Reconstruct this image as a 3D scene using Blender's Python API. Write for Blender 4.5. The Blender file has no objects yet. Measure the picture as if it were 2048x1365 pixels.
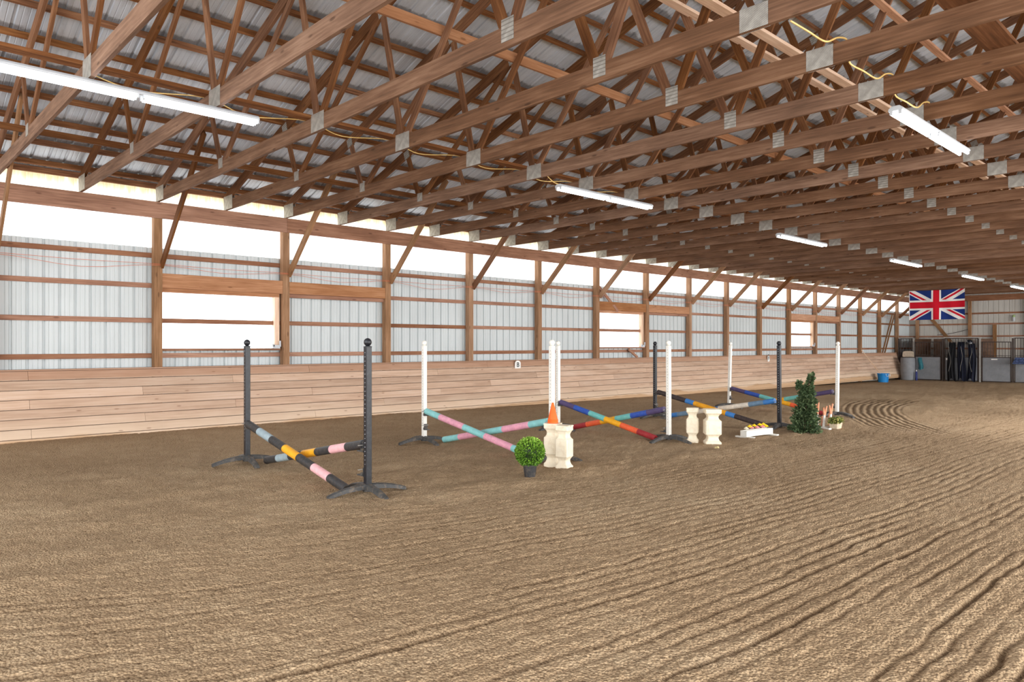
import bpy, math, random
import numpy as np
from mathutils import Vector, Matrix

rnd = random.Random(7)
S = bpy.context.scene
COL = S.collection
PI = math.pi

# ------------------------------------------------------------------ layout (metres)
D = 13.8            # front face of the wall posts
BAY = 2.438
P0 = 4.235          # post at the near side of the big window
TS = BAY / 2        # truss spacing
RY = 2.83           # ridge line
PITCH = 1 / 3
XA, XB = -7.5, 43.0
CH0, CHH = 4.165, 0.185     # bottom chord underside and depth


def ss(a, b, x):
    t = np.clip((np.asarray(x, float) - a) / (b - a), 0, 1)
    return t * t * (3 - 2 * t)


def gz(x, y):
    return -0.19 * ss(16, 40, x) + 0.08 * ss(11.8, 13.4, y) * (1 - ss(8, 20, x))


def zt(y):           # upper edge of the top chords
    return 4.45 + PITCH * (13.87 - y) if y >= RY else 4.45 + PITCH * (13.87 - (2 * RY - y))


ORD = ('zeroth first second third fourth fifth sixth seventh eighth ninth tenth eleventh twelfth thirteenth '
       'fourteenth fifteenth sixteenth seventeenth eighteenth nineteenth').split()

# ------------------------------------------------------------------ materials


def srgb(r, g, b):
    f = lambda c: c / 12.92 if c <= 0.04045 else ((c + 0.055) / 1.055) ** 2.4
    return (f(r / 255), f(g / 255), f(b / 255), 1)


class N:
    def __init__(self, name):
        self.m = bpy.data.materials.new(name)
        self.m.use_nodes = True
        self.nt = self.m.node_tree
        self.nt.nodes.clear()
        self.out = self.add('ShaderNodeOutputMaterial')

    def add(self, t, **kw):
        n = self.nt.nodes.new(t)
        for k, v in kw.items():
            if k == 'inp':
                for kk, vv in v.items():
                    if isinstance(vv, bpy.types.NodeSocket):
                        self.nt.links.new(vv, n.inputs[kk])
                    else:
                        n.inputs[kk].default_value = vv
            else:
                setattr(n, k, v)
        return n

    def math(self, op, a, b=0.0, c=None):
        d = {0: a, 1: b}
        if c is not None:
            d[2] = c
        return self.add('ShaderNodeMath', operation=op, inp=d).outputs[0]

    def mix(self, f, a, b, mode='MIX'):
        return self.add('ShaderNodeMix', data_type='RGBA', blend_type=mode, inp={0: f, 6: a, 7: b}).outputs[2]

    def ramp(self, f, pts):
        n = self.add('ShaderNodeValToRGB', inp={0: f})
        e = n.color_ramp.elements
        while len(e) < len(pts):
            e.new(0.5)
        for i, (p, c) in enumerate(pts):
            e[i].position = p
            e[i].color = c if len(c) == 4 else (*c, 1)
        return n.outputs[0]

    def noise(self, vec, scale, detail=3, rough=0.55, w=None):
        n = self.add('ShaderNodeTexNoise', inp={'Vector': vec, 'Scale': scale, 'Detail': detail, 'Roughness': rough})
        return n.outputs[0]

    def bsdf(self, col, rough=0.7, metal=0.0, normal=None, spec=0.3, **kw):
        d = {'Base Color': col, 'Roughness': rough, 'Metallic': metal, 'Specular IOR Level': spec}
        if normal is not None:
            d['Normal'] = normal
        d.update(kw)
        b = self.add('ShaderNodeBsdfPrincipled', inp=d)
        self.nt.links.new(b.outputs[0], self.out.inputs[0])
        return b

    def bump(self, h, strength=0.3, dist=0.01):
        return self.add('ShaderNodeBump', inp={'Height': h, 'Strength': strength, 'Distance': dist}).outputs[0]


def wood(name, dark, mid, light, rough=0.75, knots=True, sx=1.2, dirt=0.0):
    n = N(name)
    tc = n.add('ShaderNodeTexCoord').outputs['Object']
    oi = n.add('ShaderNodeObjectInfo').outputs['Random']
    off = n.add('ShaderNodeCombineXYZ', inp={0: n.math('MULTIPLY', oi, 37.0), 1: n.math('MULTIPLY', oi, 11.0), 2: n.math('MULTIPLY', oi, 5.0)}).outputs[0]
    v = n.add('ShaderNodeVectorMath', operation='ADD', inp={0: tc, 1: off}).outputs[0]
    g = n.add('ShaderNodeMapping', inp={'Vector': v, 'Scale': (sx, 26, 26)}).outputs[0]
    grain = n.noise(g, 1.6, 4, 0.6)
    blot = n.noise(n.add('ShaderNodeMapping', inp={'Vector': v, 'Scale': (0.8, 3, 3)}).outputs[0], 1.3, 3, 0.6)
    c = n.ramp(n.math('ADD', n.math('MULTIPLY', grain, 0.55), n.math('MULTIPLY', blot, 0.45)),
               [(0.3, dark), (0.5, mid), (0.68, light)])
    tone = n.add('ShaderNodeHueSaturation', inp={'Color': c, 'Value': n.math('MULTIPLY_ADD', oi, 0.42, 0.8),
                                                 'Saturation': n.math('MULTIPLY_ADD', oi, -0.22, 1.08)}).outputs[0]
    if knots:
        kv = n.add('ShaderNodeMapping', inp={'Vector': v, 'Scale': (2.1, 7, 7)}).outputs[0]
        vo = n.add('ShaderNodeTexVoronoi', inp={'Vector': kv, 'Scale': 1.0}).outputs['Distance']
        k = n.ramp(vo, [(0.07, (1, 1, 1)), (0.13, (0, 0, 0))])
        tone = n.mix(n.math('MULTIPLY', k, 0.55), tone, (dark[0] * .45, dark[1] * .4, dark[2] * .4, 1))
    n.bsdf(tone, rough, normal=n.bump(grain, 0.25, 0.004), spec=0.2)
    return n.m


def plain(name, col, rough=0.6, metal=0.0, var=0.12, scale=9.0, spec=0.3, dirt=None, dirt_amt=0.4):
    n = N(name)
    tc = n.add('ShaderNodeTexCoord').outputs['Object']
    no = n.noise(tc, scale, 4, 0.6)
    c2 = tuple(x * (1 - var * 1.6) for x in col[:3]) + (1,)
    c1 = tuple(min(1, x * (1 + var)) for x in col[:3]) + (1,)
    c = n.ramp(no, [(0.3, c2), (0.7, c1)])
    if dirt is not None:
        d = n.ramp(n.noise(tc, scale * 2.7, 5, 0.7), [(0.5, (0, 0, 0)), (0.72, (1, 1, 1))])
        c = n.mix(n.math('MULTIPLY', d, dirt_amt), c, dirt)
    n.bsdf(c, rough, metal, spec=spec)
    return n.m


M = {}
M['truss'] = wood('truss_timber', srgb(82, 57, 39), srgb(116, 83, 60), srgb(144, 110, 85))
M['web'] = wood('web_timber', srgb(76, 47, 27), srgb(112, 72, 43), srgb(146, 102, 66))
M['post'] = wood('post_timber', srgb(108, 78, 52), srgb(146, 108, 76), srgb(174, 134, 100), knots=True)
M['header'] = wood('header_timber', srgb(108, 72, 52), srgb(142, 100, 76), srgb(168, 124, 98))
M['girt'] = wood('girt_timber', srgb(116, 76, 56), srgb(148, 104, 80), srgb(172, 128, 100))
M['orange_timber'] = wood('window_header_timber', srgb(140, 92, 60), srgb(170, 120, 84), srgb(194, 146, 110))
M['pale_timber'] = wood('pale_timber', srgb(188, 148, 118), srgb(214, 180, 152), srgb(232, 205, 180))
M['purlin'] = wood('purlin_timber', srgb(64, 38, 20), srgb(124, 78, 44), srgb(166, 116, 74), rough=0.85)
M['dark_timber'] = wood('dark_timber', srgb(72, 54, 44), srgb(108, 82, 66), srgb(134, 106, 86))


def make_kick():
    n = N('kickboard_planks')
    ge = n.add('ShaderNodeNewGeometry')
    pos = ge.outputs['Position']
    r = n.add('ShaderNodeAttribute', attribute_name='board').outputs['Fac']
    off = n.add('ShaderNodeCombineXYZ', inp={0: n.math('MULTIPLY', r, 53.0), 1: 0.0, 2: n.math('MULTIPLY', r, 17.0)}).outputs[0]
    v = n.add('ShaderNodeVectorMath', operation='ADD', inp={0: pos, 1: off}).outputs[0]
    grain = n.noise(n.add('ShaderNodeMapping', inp={'Vector': v, 'Scale': (1.0, 22, 22)}).outputs[0], 1.5, 4, 0.6)
    blot = n.noise(n.add('ShaderNodeMapping', inp={'Vector': v, 'Scale': (0.5, 2, 2)}).outputs[0], 1.3, 3, 0.6)
    c = n.ramp(n.math('ADD', n.math('MULTIPLY', grain, 0.5), n.math('MULTIPLY', blot, 0.5)),
               [(0.3, srgb(166, 136, 114)), (0.5, srgb(195, 165, 142)), (0.7, srgb(210, 185, 165))])
    c = n.add('ShaderNodeHueSaturation', inp={'Color': c, 'Value': n.math('MULTIPLY_ADD', r, 0.22, 0.88)}).outputs[0]
    z = n.add('ShaderNodeSeparateXYZ', inp={0: pos}).outputs[2]
    big = n.noise(pos, 0.7, 3)
    zz = n.math('MULTIPLY_ADD', big, 0.35, n.math('SUBTRACT', z, 0.17))
    dusty = n.ramp(zz, [(0.12, (1, 1, 1)), (0.42, (0, 0, 0))])
    c = n.mix(n.math('MULTIPLY', dusty, 0.75), c, srgb(226, 202, 176))
    sand = n.ramp(n.math('SUBTRACT', zz, 0.0), [(0.07, (1, 1, 1)), (0.13, (0, 0, 0))])
    c = n.mix(n.math('MULTIPLY', sand, 0.75), c, srgb(186, 148, 108))
    topb = n.ramp(z, [(1.03 / 1.5, (0, 0, 0)), (1.045 / 1.5, (1, 1, 1))])
    tz = n.ramp(n.math('DIVIDE', z, 1.5), [(0.69, (0, 0, 0)), (0.70, (1, 1, 1))])
    c = n.mix(n.math('MULTIPLY', tz, 0.45), c, srgb(158, 108, 78))
    fr = n.math('FRACT', n.math('DIVIDE', n.math('SUBTRACT', 1.1755, z), 0.151))
    seam = n.ramp(fr, [(0.0, (1, 1, 1)), (0.03, (1, 1, 1)), (0.06, (0, 0, 0)), (0.95, (0, 0, 0)), (0.99, (1, 1, 1))])
    c = n.mix(n.math('MULTIPLY', seam, 0.6), c, srgb(92, 64, 48))
    kv = n.add('ShaderNodeMapping', inp={'Vector': v, 'Scale': (2.0, 5, 8)}).outputs[0]
    vo = n.add('ShaderNodeTexVoronoi', inp={'Vector': kv, 'Scale': 1.0}).outputs['Distance']
    k = n.ramp(vo, [(0.05, (1, 1, 1)), (0.10, (0, 0, 0))])
    c = n.mix(n.math('MULTIPLY', k, 0.5), c, srgb(112, 72, 50))
    n.bsdf(c, 0.8, normal=n.bump(grain, 0.2, 0.004), spec=0.15)
    return n.m


M['kick'] = make_kick()


def make_sheet(name, c1, c2, rough, metal, stretch, streak=0.0):
    n = N(name)
    pos = n.add('ShaderNodeNewGeometry').outputs['Position']
    a = n.noise(n.add('ShaderNodeMapping', inp={'Vector': pos, 'Scale': stretch}).outputs[0], 1.0, 4, 0.6)
    b = n.noise(pos, 0.9, 3)
    f = n.math('ADD', n.math('MULTIPLY', a, 0.6), n.math('MULTIPLY', b, 0.4))
    c = n.ramp(f, [(0.32, c2), (0.62, c1)])
    if streak:
        s = n.ramp(n.noise(n.add('ShaderNodeMapping', inp={'Vector': pos, 'Scale': (3, 0.8, 0.8)}).outputs[0], 2.0, 4, 0.7), [(0.55, (0, 0, 0)), (0.75, (1, 1, 1))])
        c = n.mix(n.math('MULTIPLY', s, streak), c, srgb(92, 84, 76))
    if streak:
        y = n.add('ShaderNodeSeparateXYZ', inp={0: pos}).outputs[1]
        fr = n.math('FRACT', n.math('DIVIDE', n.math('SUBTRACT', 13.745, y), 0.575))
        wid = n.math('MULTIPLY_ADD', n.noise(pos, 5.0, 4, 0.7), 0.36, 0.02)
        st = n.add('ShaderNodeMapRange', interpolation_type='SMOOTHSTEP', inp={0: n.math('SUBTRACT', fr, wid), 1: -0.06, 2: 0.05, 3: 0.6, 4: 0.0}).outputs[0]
        c = n.mix(st, c, srgb(62, 56, 52))  # purlin shadow and condensation stain, both painted as a band uphill of each purlin
    n.bsdf(c, rough, metal, spec=0.4, normal=n.bump(n.noise(n.add('ShaderNodeMapping', inp={'Vector': pos, 'Scale': (9, 0.6, 0.6)}).outputs[0], 2.0, 2), 0.06, 0.02))
    return n.m


M['wall_sheet'] = make_sheet('white_wall_sheet', srgb(202, 208, 209), srgb(186, 192, 193), 0.45, 0.0, (30, 1, 0.4))
M['end_sheet'] = make_sheet('grey_end_sheet', srgb(196, 192, 184), srgb(172, 168, 160), 0.5, 0.0, (1, 30, 0.4))
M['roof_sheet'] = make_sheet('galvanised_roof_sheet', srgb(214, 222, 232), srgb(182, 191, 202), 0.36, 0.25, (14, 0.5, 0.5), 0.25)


def make_translucent():
    n = N('translucent_eave_panel')
    pos = n.add('ShaderNodeNewGeometry').outputs['Position']
    z = n.add('ShaderNodeSeparateXYZ', inp={0: pos}).outputs[2]
    st = n.noise(n.add('ShaderNodeMapping', inp={'Vector': pos, 'Scale': (9, 1, 0.7)}).outputs[0], 1.0, 4, 0.6)
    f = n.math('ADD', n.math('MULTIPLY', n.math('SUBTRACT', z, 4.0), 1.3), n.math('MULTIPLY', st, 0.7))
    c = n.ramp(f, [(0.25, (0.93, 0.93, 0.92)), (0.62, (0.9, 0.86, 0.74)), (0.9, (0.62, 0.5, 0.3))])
    tr = n.add('ShaderNodeBsdfTranslucent', inp={0: c})
    df = n.add('ShaderNodeBsdfDiffuse', inp={0: c})
    m = n.add('ShaderNodeMixShader', inp={0: 0.25, 1: tr.outputs[0], 2: df.outputs[0]})
    n.nt.links.new(m.outputs[0], n.out.inputs[0])
    return n.m


M['translucent'] = make_translucent()


def make_pane():
    n = N('window_pane')
    t = n.add('ShaderNodeBsdfTransparent', inp={0: (0.95, 0.96, 0.97, 1)})
    g = n.add('ShaderNodeBsdfGlossy', inp={0: (0.9, 0.9, 0.9, 1), 1: 0.1})
    m = n.add('ShaderNodeMixShader', inp={0: 0.05, 1: t.outputs[0], 2: g.outputs[0]})
    n.nt.links.new(m.outputs[0], n.out.inputs[0])
    return n.m


M['pane'] = make_pane()


def make_plate(name, dots):
    n = N(name)
    tc = n.add('ShaderNodeTexCoord').outputs['Object']
    no = n.noise(tc, 14, 3)
    c = n.ramp(no, [(0.3, srgb(150, 146, 138)), (0.7, srgb(186, 182, 174))])
    if dots == 1:
        s = n.add('ShaderNodeSeparateXYZ', inp={0: tc})
        a = n.math('SINE', n.math('MULTIPLY', s.outputs[1], 420))
        b = n.math('SINE', n.math('MULTIPLY', s.outputs[2], 420))
        d = n.ramp(n.math('MULTIPLY', a, b), [(0.35, (0, 0, 0)), (0.6, (1, 1, 1))])
        c = n.mix(n.math('MULTIPLY', d, 0.8), c, srgb(80, 76, 70))
    elif dots == 2:
        s = n.add('ShaderNodeSeparateXYZ', inp={0: tc})
        b = n.math('SINE', n.math('MULTIPLY', s.outputs[2], 170))
        d = n.ramp(b, [(0.45, (0, 0, 0)), (0.7, (1, 1, 1))])
        c = n.mix(n.math('MULTIPLY', d, 0.6), c, srgb(104, 98, 90))
    n.bsdf(c, 0.5, 0.35, spec=0.4)
    return n.m


M['plate'] = make_plate('plain_nail_plate', 0)
M['plate_dots'] = make_plate('toothed_nail_plate', 1)
M['plate_rows'] = make_plate('rowed_nail_plate', 2)

DIRT = srgb(150, 128, 102)
M['black'] = plain('black_plastic', srgb(24, 26, 32), 0.4, var=0.25, dirt=srgb(80, 82, 86), dirt_amt=0.3, spec=0.5)
M['black_foot'] = plain('dusty_black_foot', srgb(70, 70, 70), 0.55, var=0.25, dirt=DIRT, dirt_amt=0.6)
M['white'] = plain('white_plastic', srgb(236, 234, 226), 0.45, var=0.05, dirt=srgb(190, 180, 160), dirt_amt=0.25, spec=0.4)
M['hole_dark'] = plain('dark_hole', srgb(92, 92, 98), 0.9, var=0.05)
M['hole_light'] = plain('light_hole', srgb(200, 204, 212), 0.9, var=0.05)
M['cream'] = plain('cream_block', srgb(240, 228, 204), 0.5, var=0.05, scale=5, dirt=srgb(196, 164, 116), dirt_amt=0.35)
M['housing'] = plain('white_enamel', srgb(188, 192, 196), 0.4, var=0.04)
M['cone'] = plain('orange_cone', srgb(255, 108, 40), 0.5, var=0.06)
M['pot'] = plain('black_pot', srgb(58, 58, 60), 0.5, var=0.2, dirt=DIRT, dirt_amt=0.3)
M['bucket'] = plain('blue_bucket', srgb(30, 128, 196), 0.4, var=0.06)
M['grey_panel'] = plain('grey_rubber_panel', srgb(128, 130, 134), 0.6, var=0.08, scale=4, dirt=srgb(150, 144, 136), dirt_amt=0.3)
M['steel'] = plain('dark_brown_steel', srgb(66, 56, 52), 0.55, var=0.15)
M['galv'] = plain('galvanised_post', srgb(168, 164, 158), 0.5, 0.3, var=0.1)
M['navy'] = plain('navy_rug', srgb(20, 23, 38), 0.85, var=0.3, scale=5)
M['blackcloth'] = plain('black_rug', srgb(18, 18, 22), 0.85, var=0.3, scale=5)
M['strap'] = plain('pale_strap', srgb(150, 146, 138), 0.7)
M['teal'] = plain('teal_cloth', srgb(52, 112, 122), 0.8)
M['blue_rug'] = plain('blue_plaid', srgb(92, 108, 150), 0.8, var=0.5, scale=14)
M['beige'] = plain('beige_plastic', srgb(196, 180, 158), 0.5)
M['cable'] = plain('yellow_cable', srgb(226, 190, 118), 0.5)
M['wire'] = plain('orange_wire', srgb(214, 120, 88), 0.6)
M['stake_orange'] = plain('orange_stake', srgb(238, 160, 120), 0.7, var=0.1, scale=20, dirt=srgb(240, 226, 206), dirt_amt=0.6)
M['red_orange'] = plain('red_orange', srgb(214, 84, 48), 0.6)
M['petal_yellow'] = plain('yellow_petal', srgb(246, 208, 40), 0.7, var=0.15)
M['petal_pink'] = plain('pink_petal', srgb(232, 150, 156), 0.7, var=0.15)
M['petal_white'] = plain('cream_petal', srgb(240, 228, 200), 0.7, var=0.15)
M['lump'] = plain('cream_yellow_lump', srgb(222, 204, 150), 0.7, var=0.2, scale=60, dirt=srgb(120, 92, 50), dirt_amt=0.5)
M['letter'] = plain('grey_letter', srgb(84, 92, 92), 0.6)
M['sign'] = plain('white_sign', srgb(240, 238, 234), 0.5, var=0.03)
M['helmet'] = plain('black_helmet', srgb(22, 24, 30), 0.22, var=0.1, spec=0.6)
M['jar'] = plain('green_jar', srgb(150, 172, 110), 0.4)
M['planter'] = plain('weathered_planter', srgb(206, 190, 164), 0.8, var=0.15)
M['stick'] = plain('pale_stick', srgb(190, 180, 166), 0.6)
M['dropping'] = plain('pale_chip', srgb(214, 192, 160), 0.8)


def leafmat(name, c1, c2, c3):
    n = N(name)
    r = n.add('ShaderNodeAttribute', attribute_name='tone').outputs['Fac']
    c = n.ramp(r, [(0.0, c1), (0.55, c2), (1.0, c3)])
    n.bsdf(c, 0.55, spec=0.3)
    return n.m


M['box_leaf'] = leafmat('boxwood_leaf', srgb(58, 96, 24), srgb(122, 166, 54), srgb(184, 212, 98))
M['fir_leaf'] = leafmat('fir_sprig', srgb(38, 52, 33), srgb(76, 96, 62), srgb(132, 148, 106))
M['herb_leaf'] = leafmat('planter_leaf', srgb(66, 84, 34), srgb(124, 134, 64), srgb(196, 186, 110))


def emit(name, col, s):
    n = N(name)
    e = n.add('ShaderNodeEmission', inp={0: col, 1: s})
    n.nt.links.new(e.outputs[0], n.out.inputs[0])
    return n.m


M['tube'] = emit('lit_tube', (0.93, 0.96, 1.0, 1), 18.0)


def make_sand():
    n = N('arena_sand')
    pos = n.add('ShaderNodeNewGeometry').outputs['Position']
    s = n.add('ShaderNodeSeparateXYZ', inp={0: pos})
    big = n.noise(pos, 0.35, 4, 0.6)
    med = n.noise(pos, 3.2, 5, 0.65)
    fine = n.noise(pos, 55, 5, 0.75)
    f = n.math('ADD', n.math('ADD', n.math('MULTIPLY', big, 0.35), n.math('MULTIPLY', med, 0.25)), n.math('MULTIPLY', fine, 0.4))
    c = n.ramp(f, [(0.32, srgb(150, 126, 98)), (0.5, srgb(187, 160, 127)), (0.66, srgb(211, 187, 154))])
    wet = n.ramp(n.math('MULTIPLY_ADD', med, 2.0, s.outputs[1]), [(0.0, (0, 0, 0)), (1.0, (0, 0, 0))])
    wf = n.add('ShaderNodeMapRange', interpolation_type='SMOOTHSTEP', inp={0: n.math('MULTIPLY_ADD', med, 2.2, s.outputs[1]), 1: 9.0, 2: 13.6, 3: 0.0, 4: 0.14}).outputs[0]
    c = n.mix(wf, c, srgb(124, 96, 72))
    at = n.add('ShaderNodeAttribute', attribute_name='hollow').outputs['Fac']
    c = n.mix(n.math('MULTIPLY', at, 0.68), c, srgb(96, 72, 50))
    lump = n.noise(pos, 24, 4, 0.7)
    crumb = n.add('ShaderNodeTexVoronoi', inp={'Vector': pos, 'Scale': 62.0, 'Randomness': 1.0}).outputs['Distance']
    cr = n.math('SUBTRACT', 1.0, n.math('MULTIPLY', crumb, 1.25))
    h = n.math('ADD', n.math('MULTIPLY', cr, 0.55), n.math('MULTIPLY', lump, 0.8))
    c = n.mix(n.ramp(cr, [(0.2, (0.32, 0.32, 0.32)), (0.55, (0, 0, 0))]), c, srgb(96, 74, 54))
    # turning marks of the harrow: a fan of curved furrows past the last jump
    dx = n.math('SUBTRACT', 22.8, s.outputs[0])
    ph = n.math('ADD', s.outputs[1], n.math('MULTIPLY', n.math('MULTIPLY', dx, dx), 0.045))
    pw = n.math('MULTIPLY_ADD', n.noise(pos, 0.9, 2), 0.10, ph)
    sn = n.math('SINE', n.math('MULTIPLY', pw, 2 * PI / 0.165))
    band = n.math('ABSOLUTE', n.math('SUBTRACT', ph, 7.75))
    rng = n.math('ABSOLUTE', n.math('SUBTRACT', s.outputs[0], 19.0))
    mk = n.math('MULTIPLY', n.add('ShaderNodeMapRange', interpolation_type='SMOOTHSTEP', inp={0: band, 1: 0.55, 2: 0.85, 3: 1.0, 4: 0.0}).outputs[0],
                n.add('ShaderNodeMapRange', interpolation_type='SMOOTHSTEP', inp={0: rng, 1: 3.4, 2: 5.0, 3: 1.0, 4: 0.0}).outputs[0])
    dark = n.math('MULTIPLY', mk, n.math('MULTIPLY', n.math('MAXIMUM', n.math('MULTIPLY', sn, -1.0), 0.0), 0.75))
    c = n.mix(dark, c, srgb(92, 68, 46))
    h = n.math('ADD', h, n.math('MULTIPLY', n.math('MULTIPLY', sn, mk), 1.2))
    n.bsdf(c, 0.95, normal=n.bump(h, 1.0, 0.026), spec=0.05)
    return n.m


M['sand'] = make_sand()

# ------------------------------------------------------------------ mesh helpers


class MB:
    def __init__(self):
        self.v, self.f, self.mi = [], [], []

    def quad_faces(self, faces, mi=0):
        for f in faces:
            self.f.append(f)
            self.mi.append(mi)

    def box(self, c, s, mi=0, rz=0.0):
        b = len(self.v)
        cs, sn = math.cos(rz), math.sin(rz)
        for dz in (-.5, .5):
            for dx, dy in ((-.5, -.5), (.5, -.5), (.5, .5), (-.5, .5)):
                x, y = dx * s[0], dy * s[1]
                self.v.append((c[0] + x * cs - y * sn, c[1] + x * sn + y * cs, c[2] + dz * s[2]))
        self.quad_faces([(b, b + 3, b + 2, b + 1), (b + 4, b + 5, b + 6, b + 7), (b, b + 1, b + 5, b + 4),
                         (b + 1, b + 2, b + 6, b + 5), (b + 2, b + 3, b + 7, b + 6), (b + 3, b, b + 4, b + 7)], mi)
        return self

    def rings(self, rings, mi=0, cap=True, mis=None):
        b = len(self.v)
        k = len(rings[0])
        for r in rings:
            self.v.extend([tuple(p) for p in r])
        for i in range(len(rings) - 1):
            for j in range(k):
                a, c = b + i * k + j, b + i * k + (j + 1) % k
                self.f.append((a, c, c + k, a + k))
                self.mi.append(mis[i] if mis else mi)
        if cap:
            self.f.append(tuple(b + j for j in reversed(range(k))))
            self.mi.append(mis[0] if mis else mi)
            e = b + (len(rings) - 1) * k
            self.f.append(tuple(e + j for j in range(k)))
            self.mi.append(mis[-1] if mis else mi)
        return self

    def lathe(self, prof, seg=24, c=(0, 0, 0), mi=0):
        return self.rings([[(c[0] + r * math.cos(2 * PI * j / seg), c[1] + r * math.sin(2 * PI * j / seg), c[2] + z)
                            for j in range(seg)] for r, z in prof], mi)

    def sphere(self, c, r, seg=20, rows=10, mi=0, sz=1.0):
        return self.lathe([(max(1e-4, r * math.sin(PI * i / rows)), -r * sz * math.cos(PI * i / rows)) for i in range(rows + 1)], seg, c, mi)

    def tube(self, pts, r, seg=8, mi=0, mis=None, rr=None):
        pts = [Vector(p) for p in pts]
        rings = []
        up = Vector((0, 0, 1))
        for i, p in enumerate(pts):
            t = (pts[min(i + 1, len(pts) - 1)] - pts[max(i - 1, 0)]).normalized()
            a = t.cross(up)
            if a.length < 1e-4:
                a = t.cross(Vector((1, 0, 0)))
            a.normalize()
            b = t.cross(a)
            q = rr[i] if rr else r
            rings.append([p + (a * math.cos(2 * PI * j / seg) + b * math.sin(2 * PI * j / seg)) * q for j in range(seg)])
        return self.rings(rings, mi, True, mis)

    def mesh(self, name, mats, smooth=False, bevel=None):
        me = bpy.data.meshes.new(name)
        me.from_pydata(self.v, [], self.f)
        for m in (mats if isinstance(mats, (list, tuple)) else [mats]):
            me.materials.append(m)
        if any(self.mi):
            me.polygons.foreach_set('material_index', self.mi)
        if smooth:
            me.polygons.foreach_set('use_smooth', [True] * len(me.polygons))
            try:
                me.set_sharp_from_angle(angle=math.radians(40))
            except Exception:
                pass
        me.update()
        return me


def link(name, me, parent=None, loc=(0, 0, 0), rot=(0, 0, 0)):
    o = bpy.data.objects.new(name, me)
    COL.objects.link(o)
    o.location = loc
    o.rotation_euler = rot
    if parent is not None:
        o.parent = parent
    return o


def part(name, mb, mats, parent, smooth=False, loc=(0, 0, 0), rot=(0, 0, 0)):
    return link(name, mb.mesh(name, mats, smooth), parent, loc, rot)


def thing(name, label, cat, loc=(0, 0, 0), rot=(0, 0, 0), group=None, data=None):
    o = bpy.data.objects.new(name, data)
    COL.objects.link(o)
    o.location = loc
    o.rotation_euler = rot
    o['label'] = label
    o['category'] = cat
    if group:
        o['group'] = group
    return o


def struct(o):
    o['kind'] = 'structure'
    return o


def dup(root, loc, label, rot=None):
    r = root.copy()
    COL.objects.link(r)
    r.location = loc
    if rot is not None:
        r.rotation_euler = rot
    r['label'] = label

    def rec(a, b):
        for ch in a.children:
            c = ch.copy()
            COL.objects.link(c)
            c.parent = b
            rec(ch, c)
    rec(root, r)
    return r


_bm = {}


def beam_mesh(L, w, h, mat, name):
    k = (round(L, 3), w, h, mat)
    if k not in _bm:
        _bm[k] = MB().box((L / 2, 0, 0), (L, w, h)).mesh(name, M[mat])
    return _bm[k]


def beam(name, p0, p1, w, h, mat, parent=None, up=(0, 0, 1)):
    """A straight board: w across, h along 'up'; its grain runs along its own length."""
    p0, p1 = Vector(p0), Vector(p1)
    x = (p1 - p0)
    L = x.length
    x.normalize()
    z = Vector(up)
    z = (z - x * z.dot(x)).normalized()
    y = z.cross(x)
    o = bpy.data.objects.new(name, beam_mesh(L, w, h, mat, name))
    COL.objects.link(o)
    m = Matrix((x, y, z)).transposed().to_4x4()
    m.translation = p0
    if parent is not None:
        o.parent = parent
    o.matrix_basis = m
    return o


# ------------------------------------------------------------------ camera
cam = bpy.data.cameras.new('camera')
cam.sensor_width = 36
cam.lens = 1444 / 2048 * 36
cam.shift_y = 7.5 / 2048
cam.clip_end = 300
co = bpy.data.objects.new('camera', cam)
COL.objects.link(co)
co.location = (0, 0, 1.6)
co.rotation_euler = (PI / 2, 0, -math.radians(43.16))
S.camera = co

# ------------------------------------------------------------------ ground


def vnoise(x, y, seed=0):
    xi, yi = np.floor(x).astype(np.int64), np.floor(y).astype(np.int64)
    fx, fy = x - xi, y - yi
    fx = fx * fx * fx * (fx * (fx * 6 - 15) + 10)
    fy = fy * fy * fy * (fy * (fy * 6 - 15) + 10)

    def h(a, b):
        n = (a * 374761393 + b * 668265263 + seed * 974711) & 0x7fffffff
        n = ((n ^ (n >> 13)) * 1274126177) & 0x7fffffff
        return ((n ^ (n >> 16)) & 0xffff) / 65535.0
    a, b, c, d = h(xi, yi), h(xi + 1, yi), h(xi, yi + 1), h(xi + 1, yi + 1)
    return (a * (1 - fx) + b * fx) * (1 - fy) + (c * (1 - fx) + d * fx) * fy


def fbm(x, y, o=3, seed=0):
    s, a, t = 0, 1, 0
    for i in range(o):
        s = s + a * vnoise(x * 2 ** i, y * 2 ** i, seed + i * 7)
        t += a
        a *= 0.55
    return s / t


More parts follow.
